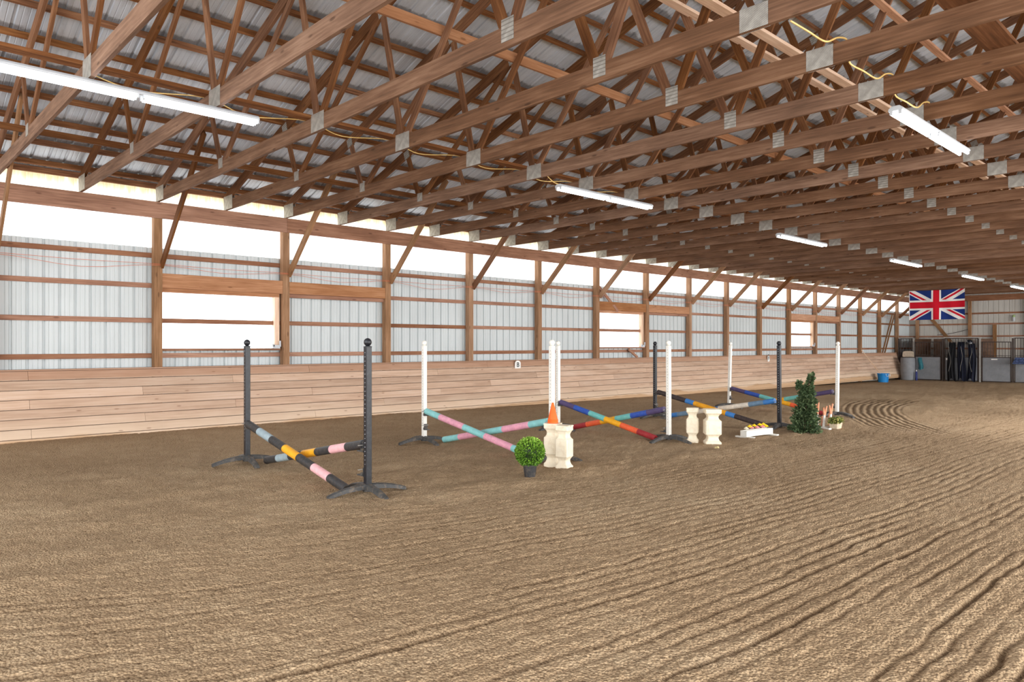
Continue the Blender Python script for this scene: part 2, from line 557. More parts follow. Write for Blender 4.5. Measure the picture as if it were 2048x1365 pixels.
def ground_height(x, y):
    """harrowed sand: furrows along the arena that bend near the jumps, one turning loop, clods and scuffs"""
    warp = -2.2 * ss(0.5, 7.0, y) * np.exp(-np.clip(x, -3, 60) / 4.0)
    wob = 0.10 * (fbm(x * 0.35, y * 0.8, 2, 3) - .5) + 0.03 * (fbm(x * 1.3, y * 3, 2, 5) - .5)
    ph = y + warp + wob + 0.015 * x
    cx, cy = 21.6, 6.4
    rr = np.hypot(x - cx, (y - cy) * 1.0)
    loop = 0.0 * rr
    ph2 = rr + wob
    q = ph / 0.108 + 0.35 * (fbm(x * 4.0, y * 6.0, 2, 67) - .5) + 0.5 * (vnoise(ph * 2.3, x * 0.2, 61) - .5)
    qi = np.floor(q)
    qf = q - qi
    amp = (0.15 + 1.35 * vnoise(qi * 7.31 + .5, x * 0.5, 62) ** 1.8) * (0.55 + 0.9 * fbm(x * 3.2, y * 9, 2, 66))
    n3 = vnoise(ph * 2.4, x * 0.12, 63) - .5
    f1 = amp * (0.3 - 1.3 * np.exp(-((qf - .5) / .17) ** 2)) + 0.6 * n3
    f2 = 1.7 * np.sin(2 * PI * ph2 / 0.30)
    patch = 0.75 + 0.6 * ss(0.35, 0.65, fbm(x * 0.25, y * 1.1, 2, 11))
    a1 = (1 - 0.82 * ss(4.8, 6.4, y)) * patch * (1 - 0.3 * ss(8, 20, x)) * (1 + 0.12 * (1 - ss(1.6, 3.6, y)))
    fur = f1 * a1 * (1 - loop) * 0.0120
    clod = (fbm(x * 34, y * 34, 3, 21) - .5) * 0.017 + (fbm(x * 9, y * 9, 3, 33) - .5) * 0.014
    sc = ss(4.9, 6.0, y) * (1 - ss(9.6, 11.5, y))
    scuff = (fbm(x * 2.2, y * 3.2, 3, 41) - .5) * 0.055 * sc + (fbm(x * .5, y * .5, 2, 51) - .5) * 0.04
    ridge = 0.035 * np.exp(-((y - 5.95 + 0.25 * np.sin(x * .8)) / 0.25) ** 2) * fbm(x * 3, y * 3, 2, 8)
    z = gz(x, y) + fur + clod + scuff + ridge
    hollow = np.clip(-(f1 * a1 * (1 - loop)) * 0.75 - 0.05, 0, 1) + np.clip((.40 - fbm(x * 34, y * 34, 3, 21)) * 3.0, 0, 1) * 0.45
    return z, np.clip(hollow, 0, 1)


def build_ground():
    fine = np.radians(np.linspace(-2, 90, 900))
    coarse = np.radians(np.linspace(90, 358, 60)[1:-1])
    ang = np.concatenate([fine, coarse])           # measured from +Y towards +X
    inv = np.linspace(1 / 2.6, 1 / 55.0, 640)
    rad = np.concatenate([[0.4, 1.0, 1.8], 1 / inv])
    A, R = np.meshgrid(ang, rad)
    X, Y = R * np.sin(A), R * np.cos(A)
    Z, H = ground_height(X, Y)
    na, nr = len(ang), len(rad)
    idx = np.arange(na * nr).reshape(nr, na)
    a = idx[:-1, :]
    b = np.roll(idx, -1, axis=1)[:-1, :]
    c = np.roll(idx, -1, axis=1)[1:, :]
    d = idx[1:, :]
    q = np.stack([a, b, c, d], -1).reshape(-1, 4)
    xs, ys = X.ravel(), Y.ravel()
    keep = ~(((ys[q] > 14.2).all(1)) | ((xs[q] > 43.6).all(1)) | ((ys[q] < -8.6).all(1)) | ((xs[q] < -8).all(1)))
    q = q[keep]
    verts = np.stack([xs, ys, Z.ravel()], -1)
    used = np.unique(q)
    remap = -np.ones(len(verts), int)
    remap[used] = np.arange(len(used))
    verts, q, hh = verts[used], remap[q], H.ravel()[used]
    # centre cap
    cen = len(verts)
    verts = np.vstack([verts, [[0, 0, 0]]])
    ring = remap[idx[0]]
    me = bpy.data.meshes.new('floor')
    tris = np.stack([ring, np.roll(ring, -1), np.full(na, cen)], -1)
    nq, ntr = len(q), len(tris)
    me.vertices.add(len(verts))
    me.vertices.foreach_set('co', verts.astype(np.float32).ravel())
    loops = np.concatenate([q.ravel(), tris.ravel()])
    me.loops.add(len(loops))
    me.loops.foreach_set('vertex_index', loops.astype(np.int32))
    me.polygons.add(nq + ntr)
    me.polygons.foreach_set('loop_start', np.concatenate([np.arange(nq) * 4, nq * 4 + np.arange(ntr) * 3]).astype(np.int32))
    me.polygons.foreach_set('use_smooth', np.ones(nq + ntr, bool))
    at = me.attributes.new('hollow', 'FLOAT', 'POINT')
    at.data.foreach_set('value', np.append(hh, 0).astype(np.float32))
    me.materials.append(M['sand'])
    me.update(calc_edges=True)
    me.validate()
    if me.polygons[0].normal.z < 0:
        me.flip_normals()
    return struct(link('floor', me))


build_ground()

# ------------------------------------------------------------------ ribbed sheeting
RIB = 0.2286


def rib_points(a, b):
    """positions along a sheet from a to b with rib offset (0 flat, 1 rib crest)"""
    pts = []
    k0 = math.floor(a / RIB) - 1
    k1 = math.ceil(b / RIB) + 1
    for k in range(k0, k1):
        c = k * RIB
        for dx, h in ((-.024, 0), (-.011, 1), (.011, 1), (.024, 0), (.07, 0), (.078, .22), (.086, 0), (.142, 0), (.15, .22), (.158, 0)):
            pts.append((c + dx, h))
    pts = [p for p in pts if a < p[0] < b]
    return [(a, 0)] + pts + [(b, 0)]


def sheet(mb, a, b, f, rows, mi=0):
    """f(s, row_value, ribheight) -> point; rows: list of values across the sheet"""
    P = rib_points(a, b)
    base = len(mb.v)
    for r in rows:
        for s, h in P:
            mb.v.append(f(s, r, h))
    n = len(P)
    for i in range(len(rows) - 1):
        for j in range(n - 1):
            q = base + i * n + j
            mb.f.append((q, q + 1, q + 1 + n, q + n))
            mb.mi.append(mi)


SY = D + 0.19          # inner face of the wall sheets
WIN = [(0, 1.53, 2.56), (5, 1.53, 2.56), (10, 1.53, 2.56)]
openings = []
for k, z0, z1 in WIN:
    openings.append((P0 + k * BAY + 0.075, P0 + (k + 1) * BAY - 0.21, z0, z1))

mb = MB()
wf = lambda s, r, h: (s, SY + 0.03 * h, r)
xs = [XA] + [e for o in openings for e in o[:2]] + [XB]
for i in range(len(xs) - 1):
    if i % 2 == 0:
        sheet(mb, xs[i], xs[i + 1], wf, [-0.3, 3.36])
    else:
        o = openings[i // 2]
        sheet(mb, xs[i], xs[i + 1], wf, [-0.3, o[2]])
        sheet(mb, xs[i], xs[i + 1], wf, [o[3], 3.36])
wall = struct(link('wall_left', mb.mesh('wall_left', M['wall_sheet'])))
mb = MB()
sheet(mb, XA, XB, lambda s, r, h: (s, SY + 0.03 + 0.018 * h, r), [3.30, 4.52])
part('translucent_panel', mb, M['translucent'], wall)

# girts: one board per bay and row on the outer face of the posts
for k in range(-3, 16):
    x0 = P0 + k * BAY if k > -3 else XA
    x1 = min(P0 + (k + 1) * BAY, XB)
    for zc in (1.405, 2.04, 2.67, 3.215):
        if zc == 2.67 and k in (0, 1, 5, 6, 10, 11):
            continue
        beam('girt', (x0, D + 0.165, zc), (x1 - 0.004, D + 0.165, zc), 0.038, 0.085, 'girt', wall)
beam('eave_board', (XA, D + 0.15, 4.47), (XB, D + 0.15, 4.47), 0.06, 0.09, 'purlin', wall)

# ------------------------------------------------------------------ windows
for n, (k, z0, z1) in enumerate(WIN):
    a, b, _, _ = openings[n]
    w = struct(thing('window_%d' % (n + 1), 'wide shed window', 'window', (0, 0, 0)))
    del w['category'], w['label']
    part('window_pane', MB().box(((a + b) / 2, SY + 0.02, (z0 + z1) / 2), (b - a + .04, 0.006, z1 - z0 + .04)), M['pane'], w)
    beam('window_sill', (a, D + 0.11, z0 - 0.02), (b + .1, D + 0.11, z0 - 0.02), 0.16, 0.04, 'header', w)
    beam('window_head', (a, D + 0.13, z1 + 0.04), (b + .1, D + 0.13, z1 + 0.04), 0.10, 0.085, 'orange_timber', w)
    beam('window_jamb', (b + 0.05, D + 0.13, z0), (b + 0.05, D + 0.13, z1), 0.10, 0.10, 'pale_timber', w, up=(1, 0, 0))
    beam('track_header', (a - .01, D + 0.06, 2.76), (a - .01 + BAY * 2 - 0.16 if n == 99 else P0 + (k + 1) * BAY - .072, D + 0.06, 2.76), 0.10, 0.26, 'orange_timber', w)
    beam('track_header', (P0 + (k + 1) * BAY + .072, D + 0.06, 2.76), (P0 + (k + 2) * BAY - .072, D + 0.06, 2.76), 0.10, 0.24, 'orange_timber', w)
    beam('track_header', (P0 + (k + 1) * BAY + .072, D + 0.10, 2.60), (P0 + (k + 2) * BAY - .072, D + 0.10, 2.60), 0.05, 0.075, 'girt', w)
    lt = MB().box((b + 0.02, D + 0.05, z0 + 0.03), (0.14, 0.05, 0.07)).box((b - 0.05, D + 0.04, z0 + 0.06), (0.05, 0.03, 0.05)).box((b + 0.09, D + 0.03, z0 + 0.09), (0.025, 0.03, 0.12))
    part('latch', lt, M['housing'], w)

# ------------------------------------------------------------------ kick wall
mb = MB()
brd = []
rows = 8
for i in range(rows):
    za, zb = 1.175 - i * 0.151, 1.175 - (i + 1) * 0.151 + 0.006
    ya = D - 0.06 - 0.36 * (i / rows)
    yb = D - 0.06 - 0.36 * ((i + 1) / rows)
    x = XA - (i % 3) * 1.6
    while x < 40.72:
        x1 = min(x + BAY * 2 if i else x + BAY * 2, 40.72)
        xx0, xx1 = max(x, XA) + .002, x1 - .002
        if xx1 > xx0 + .01:
            off = rnd.uniform(-.003, .003)
            b = len(mb.v)
            for (yy, zz) in ((ya + off, za), (yb + off, zb), (yb + off + .035, zb), (ya + off + .035, za)):
                mb.v.append((xx0, yy, zz))
                mb.v.append((xx1, yy, zz))
            mb.quad_faces([(b, b + 2, b + 3, b + 1), (b + 2, b + 4, b + 5, b + 3), (b + 4, b + 6, b + 7, b + 5), (b + 6, b, b + 1, b + 7), (b, b + 6, b + 4, b + 2), (b + 1, b + 3, b + 5, b + 7)])
            r = rnd.random()
            brd += [r] * 6
        x = x1
# sill plank at the sand line and ledge on top
for (c, s) in (((18.9, D - 0.405, 0.0), (43.6, 0.06, 0.16)), ((18.9, D + 0.03, 1.188), (43.6, 0.22, 0.02))):
    mb.box(c, s)
    brd += [0.3] * 6
me = mb.mesh('wall_kickboard', M['kick'])
at = me.attributes.new('board', 'FLOAT', 'FACE')
at.data.foreach_set('value', brd)
struct(link('wall_kickboard', me))

# ------------------------------------------------------------------ posts with knee braces


def post_words(k):
    if k == -1:
        return 'one bay before the largest window'
    if k == 0:
        return 'at the near side of the largest window'
    if k == 1:
        return 'at the far side of the largest window'
    return '%s beyond the far side of the largest window' % ORD[k - 1]


def short_words(k):
    if k == -1:
        return 'the post one bay before the largest window'
    if k == 0:
        return 'the post at the largest window\'s near side'
    if k == 1:
        return 'the post at the largest window\'s far side'
    return 'the %s post beyond the largest window' % ORD[k - 1]


for k in range(-1, 16):
    x = P0 + k * BAY
    g = float(gz(x, 13.8))
    t = thing('wall_post', 'square timber wall post, ' + post_words(k), 'post', (x, D + 0.07, g), group='timber posts along the sheet metal wall')
    beam('shaft', (0, 0, -0.1), (0, 0, CH0 - g), 0.14, 0.14, 'post', t, up=(0, 1, 0))
    if rnd.random() < .99:
        beam('knee_brace', (0.055, -0.075, 3.02 - g), (0.055, -2.13, 4.99 - g), 0.038, 0.14, 'post' if k % 3 else 'web', t)

hd = thing('header_beam', 'long timber header board nailed across the wall posts under the trusses', 'beam', (0, 0, 3.87))
for k in range(-3, 16, 4):
    x0 = P0 + (k + 1) * BAY - BAY * (1 if k == -3 else 0)
    x0 = max(XA, P0 + k * BAY)
    x1 = min(P0 + (k + 4) * BAY, XB)
    beam('board', (x0 + .002, D - 0.02, 0.145), (x1 - .002, D - 0.02, 0.145), 0.04, 0.29, 'header', hd)

# ------------------------------------------------------------------ roof
LEN = math.hypot(1, PITCH)
ceil_mb = MB()
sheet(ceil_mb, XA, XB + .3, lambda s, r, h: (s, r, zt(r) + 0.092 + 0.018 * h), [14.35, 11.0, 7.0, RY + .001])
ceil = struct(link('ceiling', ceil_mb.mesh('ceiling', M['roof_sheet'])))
mb = MB()
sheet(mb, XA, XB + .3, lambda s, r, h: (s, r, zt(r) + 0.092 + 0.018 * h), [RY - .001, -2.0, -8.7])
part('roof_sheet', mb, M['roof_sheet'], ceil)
nrm = Vector((0, PITCH, 1)).normalized()
for i in range(20):
    y = 13.72 - i * 0.575
    if y < RY + .05:
        break
    beam('purlin', (XA, y, zt(y) + 0.045), (XB, y, zt(y) + 0.045), 0.038, 0.085, 'purlin', ceil, up=nrm)
    y2 = 2 * RY - y
    beam('purlin', (XA, y2, zt(y) + 0.045), (XB, y2, zt(y) + 0.045), 0.038, 0.085, 'purlin', ceil, up=(0, -nrm.y, nrm.z))

# ------------------------------------------------------------------ trusses
J = [(10.88, CH0 + .15), (7.90, CH0 + .15), (4.55, CH0 + .15)]
T = [11.3, 8.4, 5.7]


def build_truss(label, x):
    t = thing('roof_truss', label, 'roof truss', (x, RY, CH0), group='timber roof trusses')
    o = Vector((0, RY, CH0))
    P = lambda y, z: Vector((0, y, z)) - o
    zc = CH0 + CHH / 2
    beam('bottom_chord', P(13.86, zc), P(2.90, zc), 0.040, CHH, 'truss', t)
    beam('bottom_chord', P(2.896, zc), P(-8.2, zc), 0.040, CHH, 'truss', t)
    td = 0.165
    lo = lambda y: zt(y) - td / 2 * LEN
    beam('top_chord', P(13.87, lo(13.87)), P(RY, lo(RY)), 0.040, td, 'web', t)
    beam('top_chord', P(2 * RY - 13.87, lo(13.87)), P(RY, lo(RY)), 0.040, td, 'truss', t)
    zz = lambda y: zt(y) - 0.12
    chain = [(T[0], zz(T[0])), J[0], (T[1], zz(T[1])), J[1], (T[2], zz(T[2])), J[2], (RY, zz(RY) - .06)]
    for m in (0, 1):
        for i in range(len(chain) - 1):
            (ya, za), (yb, zb) = chain[i], chain[i + 1]
            if i % 2 == 0:
                ya, yb = ya + .0, yb + .045
            else:
                ya, yb = ya - .045, yb
            if m:
                ya, yb = 2 * RY - ya, 2 * RY - yb
            beam('web', P(ya, za), P(yb, zb), 0.036, 0.095 if i < 4 else 0.105, 'web', t)
    def plate(y, z, ly, lz, mat, ang=0.0):
        for s in (-1, 1):
            k = ('pl', ly, lz, mat)
            if k not in _bm:
                _bm[k] = MB().box((0, 0, 0), (0.003, ly, lz)).mesh('gusset_plate', M[mat])
            p = link('gusset_plate', _bm[k], t, P(y, z) + Vector((s * 0.0225, 0, 0)), (ang, 0, 0))
    for m in (1, -1):
        f = (lambda y: y) if m == 1 else (lambda y: 2 * RY - y)
        plate(f(13.66), zc + .04, 0.40, 0.255, 'plate')
        plate(f(10.88), CH0 + .16, 0.15, 0.15, 'plate')
        plate(f(7.90), zc + .015, 0.31, 0.215, 'plate')
        plate(f(4.55), zc + .055, 0.155, 0.20, 'plate_rows')
        for y in T:
            plate(f(y), zt(y) - .12, 0.16, 0.15, 'plate_rows', -m * math.atan(PITCH))
    plate(2.93, zc, 0.25, 0.19, 'plate_dots')
    plate(RY, zt(RY) - .14, 0.28, 0.2, 'plate_rows')
    return t


proto = None
for j in range(-2, 32):
    x = P0 + j * TS
    k = j // 2
    if j % 2 == 0:
        lab = 'timber roof truss seated directly above ' + short_words(k)
        if k > 15:
            continue
    else:
        lab = 'timber roof truss half a bay past ' + short_words(k)
    if proto is None:
        proto = build_truss(lab, x)
    else:
        dup(proto, (x, RY, CH0), lab)

# bracing boards running along the building on or through the trusses
LB = [('narrow bracing board lying on the truss bottom chords closest to the wall', 11.15, CH0 + CHH + .045, .038, .085, 'web'),
      ('dark bracing board on the truss bottom chords above the row of lights along the wall', 8.12, CH0 + CHH + .02, .14, .04, 'purlin'),
      ('orange bracing board nailed to the truss webs, higher than the wall side lights', 7.08, 5.47, .04, .13, 'orange_timber'),
      ('pale bracing board on the webs, first of the pair beside the ridge', 5.08, 5.77, .12, .04, 'pale_timber'),
      ('pale bracing board on the webs, second of the pair beside the ridge', 4.02, 5.12, .12, .04, 'pale_timber'),
      ('orange bracing board high under the ridge', 3.62, 6.1, .10, .04, 'orange_timber'),
      ('wide bracing plank lying flat on the bottom chords beyond the ridge', 1.78, CH0 + CHH + .02, .24, .038, 'web')]
for lab, y, z, w, h, mt in LB:
    x0, x1 = P0 - 3.4 * TS, 41.9
    o = beam('bracing_board', (x0, y, z), (x1, y, z), w, h, mt)
    o['label'] = lab
    o['category'] = 'bracing board'
    o['group'] = 'long bracing boards through the trusses'

# ------------------------------------------------------------------ strip lights


def strip_light(label, x, y):
    t = thing('hanging_strip_light', label, 'strip light', (x, y, CH0), group='fluorescent strip lights')
    h = MB()
    h.rings([[(xx, -.04, -.004), (xx, .04, -.004), (xx, .07, -.03), (xx, .075, -.055), (xx, -.075, -.055), (xx, -.07, -.03)] for xx in (0, 2.44)])
    part('housing', h, M['housing'], t)
    for xx in (0.01, 1.19, 1.25, 2.43):
        for yy in (-.045, .045):
            hb = MB().box((xx, yy, -.073), (.022, .03, .04))
            part('lamp_holder', hb, M['housing'], t)
    for a in (0.02, 1.26):
        for yy in (-.045, .045):
            part('tube', MB().tube([(a, yy, -.078), (a + 1.16, yy, -.078)], .019, 10), M['tube'], t, True)
    return t


words_l = ['first strip light of the row along the wall, closest to the camera', 'second strip light of the row along the wall',
           'third strip light of the row along the wall', 'fourth strip light of the row along the wall',
           'fifth strip light of the row along the wall, past the flag', 'last strip light of the row along the wall, at the far stalls']
for i, lab in enumerate(words_l):
    xx = (1.02, 8.4, 15.75, 22.75, 29.75, 36.6)[i]
    strip_light(lab, xx, 7.88)
strip_light('strip light alone under the ridge, hung apart from the row along the wall', 8.28, 2.83)

# ------------------------------------------------------------------ cables and wires


def cable(name, label, cat, pts, r, mat, sub=6, group=None):
    P = [Vector(p) for p in pts]
    out = []
    for i in range(len(P) - 1):
        p0, p1, p2, p3 = P[max(i - 1, 0)], P[i], P[i + 1], P[min(i + 2, len(P) - 1)]
        for s in range(sub):
            t = s / sub
            out.append(0.5 * ((2 * p1) + (p2 - p0) * t + (2 * p0 - 5 * p1 + 4 * p2 - p3) * t * t + (3 * p1 - p0 - 3 * p2 + p3) * t ** 3))
    out.append(P[-1])
    return thing(name, label, cat, group=group, data=MB().tube(out, r, 6).mesh(name, M[mat], True))


ct = CH0 + CHH
XT = [P0 + j * TS for j in range(0, 6)]
pts = []
for i, x in enumerate(XT[1:5]):
    yy = 2.66 + .03 * i
    if i:
        pts += [(x - .2, yy, ct - .03), (x, yy, ct + .008), (x + .035, yy - .01, CHH / 2 + CH0)]
    if i < 3:
        pts += [(x + .045, yy - .01, CH0 - .01), (x + .3, yy - .03, CH0 - .02), (x + .7, yy, CH0 + .02)]
pts[-1] = (XT[4] + .03, 2.78, CH0 + .1)
cable('power_cable', 'yellow power cable sagging between trusses toward the lone light under the ridge', 'cable', pts, .008, 'cable')
pts = []
for j in range(-2, 6):
    x = P0 + j * TS
    pts += [(x, 8.22, ct + .01), (x + .5, 8.24 + .02 * (j % 2), CH0 + .11)]
cable('power_cable', 'pale cable looped along the dark bracing board above the first wall light', 'cable', pts, .006, 'cable')
cable('power_cable', 'short pale cable running down to the second wall light', 'cable', [(7.9, 7.95, ct), (8.1, 7.92, ct - .05), (8.3, 7.9, CH0 + .02), (8.42, 7.88, CH0 - .005)], .007, 'cable')
for lab, zoff, yy in (('upper orange wire strung along the fronts of the wall posts', 0.0, D - .012), ('lower orange wire sagging along the wall post fronts', -.02, D - .03)):
    pts = []
    for k in range(-2, 15):
        x = P0 + k * BAY
        pts += [(x, yy, 3.05 + zoff), (x + BAY / 2, yy, 3.05 + zoff * 2.2 - (.015 if zoff == 0 else .05 + .02 * (k % 3)))]
    cable('wire', lab, 'wire', pts, .004, 'wire', 4, 'orange wires along the wall')

# loose boards by the wall
for lab, a, b, w in (('loose board leaning behind the knee brace over the middle window', (16.55, D + .1, 3.35), (17.35, D + .0, 2.62), .09),
                     ('short loose offcut standing slanted under the middle window', (17.98, D + .09, 1.47), (18.3, D - .02, 1.2), .09)):
    o = beam('loose_board', a, b, .03, w, 'girt', None, up=(1, 0, 0.2))
    o['label'] = lab
    o['category'] = 'board'
    o['group'] = 'loose boards'
for i, lab in enumerate(('nearer of two long poles leaning at the far end of the wall', 'farther of two long poles leaning at the far end of the wall')):
    o = beam('leaning_pole', (38.55 + i * .3, D - .02, 1.2), (39.85 + i * .3, D - .02, 3.15), .045, .06, 'post', None, up=(0, 1, 0))
    o['label'] = lab
    o['category'] = 'pole'
    o['group'] = 'leaning poles'

# ------------------------------------------------------------------ letter signs


def sign(ch, x, z, w, h, tilt, label):
    t = thing('letter_sign', label, 'sign', (x, D - .14, z), (0, tilt, 0), group='letter signs on the kickboard')
    pr = []
    for yy in (0, .008):
        ring = [(-w / 2, yy, -h / 2), (w / 2, yy, -h / 2)]
        for i in range(13):
            a = PI * i / 12
            ring.append((w / 2 * math.cos(a), yy, h / 2 - w * .36 + w * .36 * math.sin(a)))
        pr.append(ring)
    part('plate', MB().rings(pr), M['sign'], t)
    cu = bpy.data.curves.new('letter', 'FONT')
    cu.body = ch
    cu.size = h * .82
    cu.align_x = 'CENTER'
    cu.align_y = 'CENTER'
    cu.extrude = .001
    cu.offset = .004 if ch == 'B' else .008
    cu.materials.append(M['letter'])
    tmp = bpy.data.objects.new('letter', cu)
    COL.objects.link(tmp)
    lme = bpy.data.meshes.new_from_object(tmp.evaluated_get(bpy.context.evaluated_depsgraph_get()))
    bpy.data.objects.remove(tmp)
    lme.name = 'letter'
    o = link('letter', lme, t)
    o.location = (0, -.005, -.012 if ch == 'B' else .01)
    o.rotation_euler = (PI / 2, 0, 0)
    if ch == 'F':
        bl = MB().sphere((.0, .0, h / 2 + .03), .02, 8, 6)
        part('hook', bl, M['steel'], t)


sign('B', 13.02, 1.085, .205, .205, 0, 'white arched sign with letter B on the kickboard')
sign('F', 26.5, 1.06, .15, .225, math.radians(-6), 'white arched sign with letter F hung on the kickboard')

# ------------------------------------------------------------------ jumps


def standard(label, x, y, col, tilt=0.0, rot=0.0, cups=()):
    g = float(ground_height(np.array([x]), np.array([y]))[0][0])
    g = float(gz(x, y))
    t = thing('jump_standard', label, 'jump standard', (x, y, g), (0, tilt, 0), group='jump standards')
    b = 0.0335
    c = 0.006
    sq = [(-b + c, -b), (b - c, -b), (b, -b + c), (b, b - c), (b - c, b), (-b + c, b), (-b, b - c), (-b, -b + c)]
    mat, hole = (M['black'], M['hole_light']) if col == 'b' else (M['white'], M['hole_dark'])
    mb = MB()
    mb.rings([[(px, py, z) for px, py in sq] for z in (0.03, 1.575)])
    for i in range(27):
        z = 0.32 + i * 0.046
        k = len(mb.v)
        mb.v += [(-b - .0007, .0055 * math.cos(a), z + .0055 * math.sin(a)) for a in [2 * PI * q / 6 for q in range(6)]]
        mb.f.append(tuple(k + q for q in reversed(range(6))))
        mb.mi.append(1)
    part('post', mb, [mat, hole], t)
    cp = MB().lathe([(.038, 1.572), (.046, 1.574), (.046, 1.582), (.03, 1.586), (.02, 1.592)], 18)
    cp.sphere((0, 0, 1.628), .043, 20, 12)
    part('ball_cap', cp, M['black'] if col == 'b' else M['white'], t, True)
    part('hub', MB().lathe([(.055, .03), (.058, .075), (.05, .095), (.038, .10)], 14), M['black_foot'], t, True)
    for q in range(4):
        fm = MB()
        rings = []
        for i in range(9):
            u = i / 8
            r = 0.03 + u * 0.42
            z = 0.07 * (1 - u ** 2.0) + 0.012
            w = 0.040 - .008 * u
            hh = 0.030 - 0.010 * u
            rings.append([(r, -w, z - hh), (r, w, z - hh), (r, w * .9, z + hh * .6), (r, w * .4, z + hh), (r, -w * .4, z + hh), (r, -w * .9, z + hh * .6)])
        fm.rings(rings)
        part('foot', fm, M['black_foot'], t, True, rot=(0, 0, rot + q * PI / 2))
    for (dirn, z) in cups:
        cm = MB().box((0, dirn * (b + .005), z - .01), (.07, .008, .10))
        cm.box((-.02, dirn * (b + .055), z - .045), (.06, .10, .012)).box((-.02, dirn * (b + .02), z - .03), (.05, .04, .03))
        cup = part('jump_cup', cm, M['black_foot'], t)
        part('pin', MB().tube([(-.09, dirn * (b + .016), z + .02), (.05, dirn * (b + .016), z + .02)], .005, 6), M['galv'], cup, True)
    return t


PC = {k: plain('pole_' + k, v, 0.5, var=0.1, scale=12, dirt=DIRT, dirt_amt=0.25) for k, v in dict(
    black=srgb(54, 54, 56), bluegrey=srgb(158, 176, 184), yellow=srgb(246, 176, 36), pink=srgb(240, 184, 188), rose=srgb(232, 164, 184), teal=srgb(140, 204, 204),
    purple=srgb(84, 72, 112), blue=srgb(48, 86, 176), aqua=srgb(112, 190, 186), orange=srgb(236, 100, 60), red=srgb(158, 46, 52), brown=srgb(66, 56, 56), sky=srgb(66, 132, 204),
    cream=srgb(232, 222, 206), steel=srgb(112, 142, 168), gold=srgb(240, 168, 40)).items()}


def pole(label, p0, p1, secs, r=0.050):
    p0, p1 = Vector(p0), Vector(p1)
    tot = sum(s for _, s in secs)
    names = []
    for c, _ in secs:
        if c not in names:
            names.append(c)
    pts, mis, acc = [p0], [], 0
    for c, s in secs:
        acc += s
        n = 2
        for i in range(n):
            pts.append(p0 + (p1 - p0) * ((acc - s + s * (i + 1) / n) / tot))
            mis.append(names.index(c))
    mid = (p0 + p1) / 2
    o = thing('jump_pole', label, 'jump pole', mid, group='striped jump poles')
    o.data if False else None
    me = MB().tube([p - mid for p in pts], r, 18, mis=mis).mesh('jump_pole', [PC[c] for c in names], True)
    ob = bpy.data.objects.new('jump_pole', me)
    for k_ in ('label', 'category', 'group'):
        ob[k_] = o[k_]
    bpy.data.objects.remove(o)
    ob.name = 'jump_pole'
    COL.objects.link(ob)
    ob.location = mid
    return ob


def jump(X1, Y1, X2, Y2, c1, c2, labs, s1, s2, l1, l2, tilts=(0, 0), cups1=(), cups2=(), rots=(-.12, -.12), zt1=.50, zt2=.50):
    standard(labs[0], X1, Y1, c1, tilts[0], rots[0], [(-1, zt1)] + [(-1, z) for z in cups1])
    standard(labs[1], X2, Y2, c2, tilts[1], rots[1], [(1, zt2)] + [(1, z) for z in cups2])
    g1, g2 = float(gz(X1, Y1)), float(gz(X2, Y2))
    dx, dy = (-.12, .22) if rots[1] < -.2 else (-.24, .12) if rots[1] > .1 else (-.17, .14)
    pole(l1, (X1 - .03, Y1 - .10, g1 + zt1 + .022), (X2 + dx, Y2 + dy, g2 + .05), s1)
    pole(l2, (X2 + .02, Y2 + .10, g2 + zt2 + .022), (X1 - dx, Y1 - dy - .1, g1 + .05), s2)


E7 = lambda cs: [(c, 1) for c in cs]
jump(4.06, 9.56, 4.17, 6.71, 'b', 'b',
     ('black jump standard in front of the largest window', 'black jump standard closest to the camera, beside the churned sand'),
     E7(['black', 'bluegrey', 'black', 'yellow', 'black', 'pink', 'black']), E7(['black', 'pink', 'black', 'yellow', 'black', 'bluegrey', 'black']),
     'black striped pole with yellow middle, crossing in front, low end by the closest black standard',
     'black striped pole with yellow middle, crossing behind, high end on the closest black standard', cups2=(.24,), zt1=.52)
sec5 = [('teal', .15), ('rose', .24), ('teal', .2), ('rose', .24), ('teal', .17)]
jump(7.02, 9.58, 7.28, 6.95, 'w', 'w',
     ('white jump standard holding the high end of a pink and teal pole', 'white jump standard behind the orange cone'),
     sec5, sec5, 'pink and teal pole crossing in front, low end behind the round topiary', 'pink and teal pole crossing behind, high end beside the orange cone',
     cups1=(.27,), rots=(-.15, .3))
rain = E7(['purple', 'blue', 'aqua', 'yellow', 'orange', 'red'])
jump(9.97, 9.36, 10.08, 6.95, 'w', 'w',
     ('white jump standard just behind the one with the cone', 'white jump standard beside the cream blocks, low red pole at its foot'),
     rain, rain, 'rainbow striped pole crossing in front at the third jump, red end on the sand', 'rainbow striped pole crossing behind at the third jump, red end behind the cone blocks',
     cups2=(.2, .42), tilts=(0, -.006), rots=(-.1, -.1))
jump(13.1, 9.39, 13.15, 6.56, 'b', 'b',
     ('black jump standard seen just behind the third jump\'s white standard', 'black jump standard beside the small fir tree'),
     [('brown', .29), ('sky', .08), ('gold', .3), ('sky', .08), ('brown', .27)],
     [('sky', .09), ('steel', .13), ('cream', .28), ('sky', .08), ('cream', .22), ('steel', .11), ('sky', .09)],
     'dark brown pole with yellow middle and blue bands', 'cream and blue pole with its high end on the black standard by the fir',
     tilts=(0, -.012), cups1=(.28,), rots=(-.1, .15), zt1=.55)
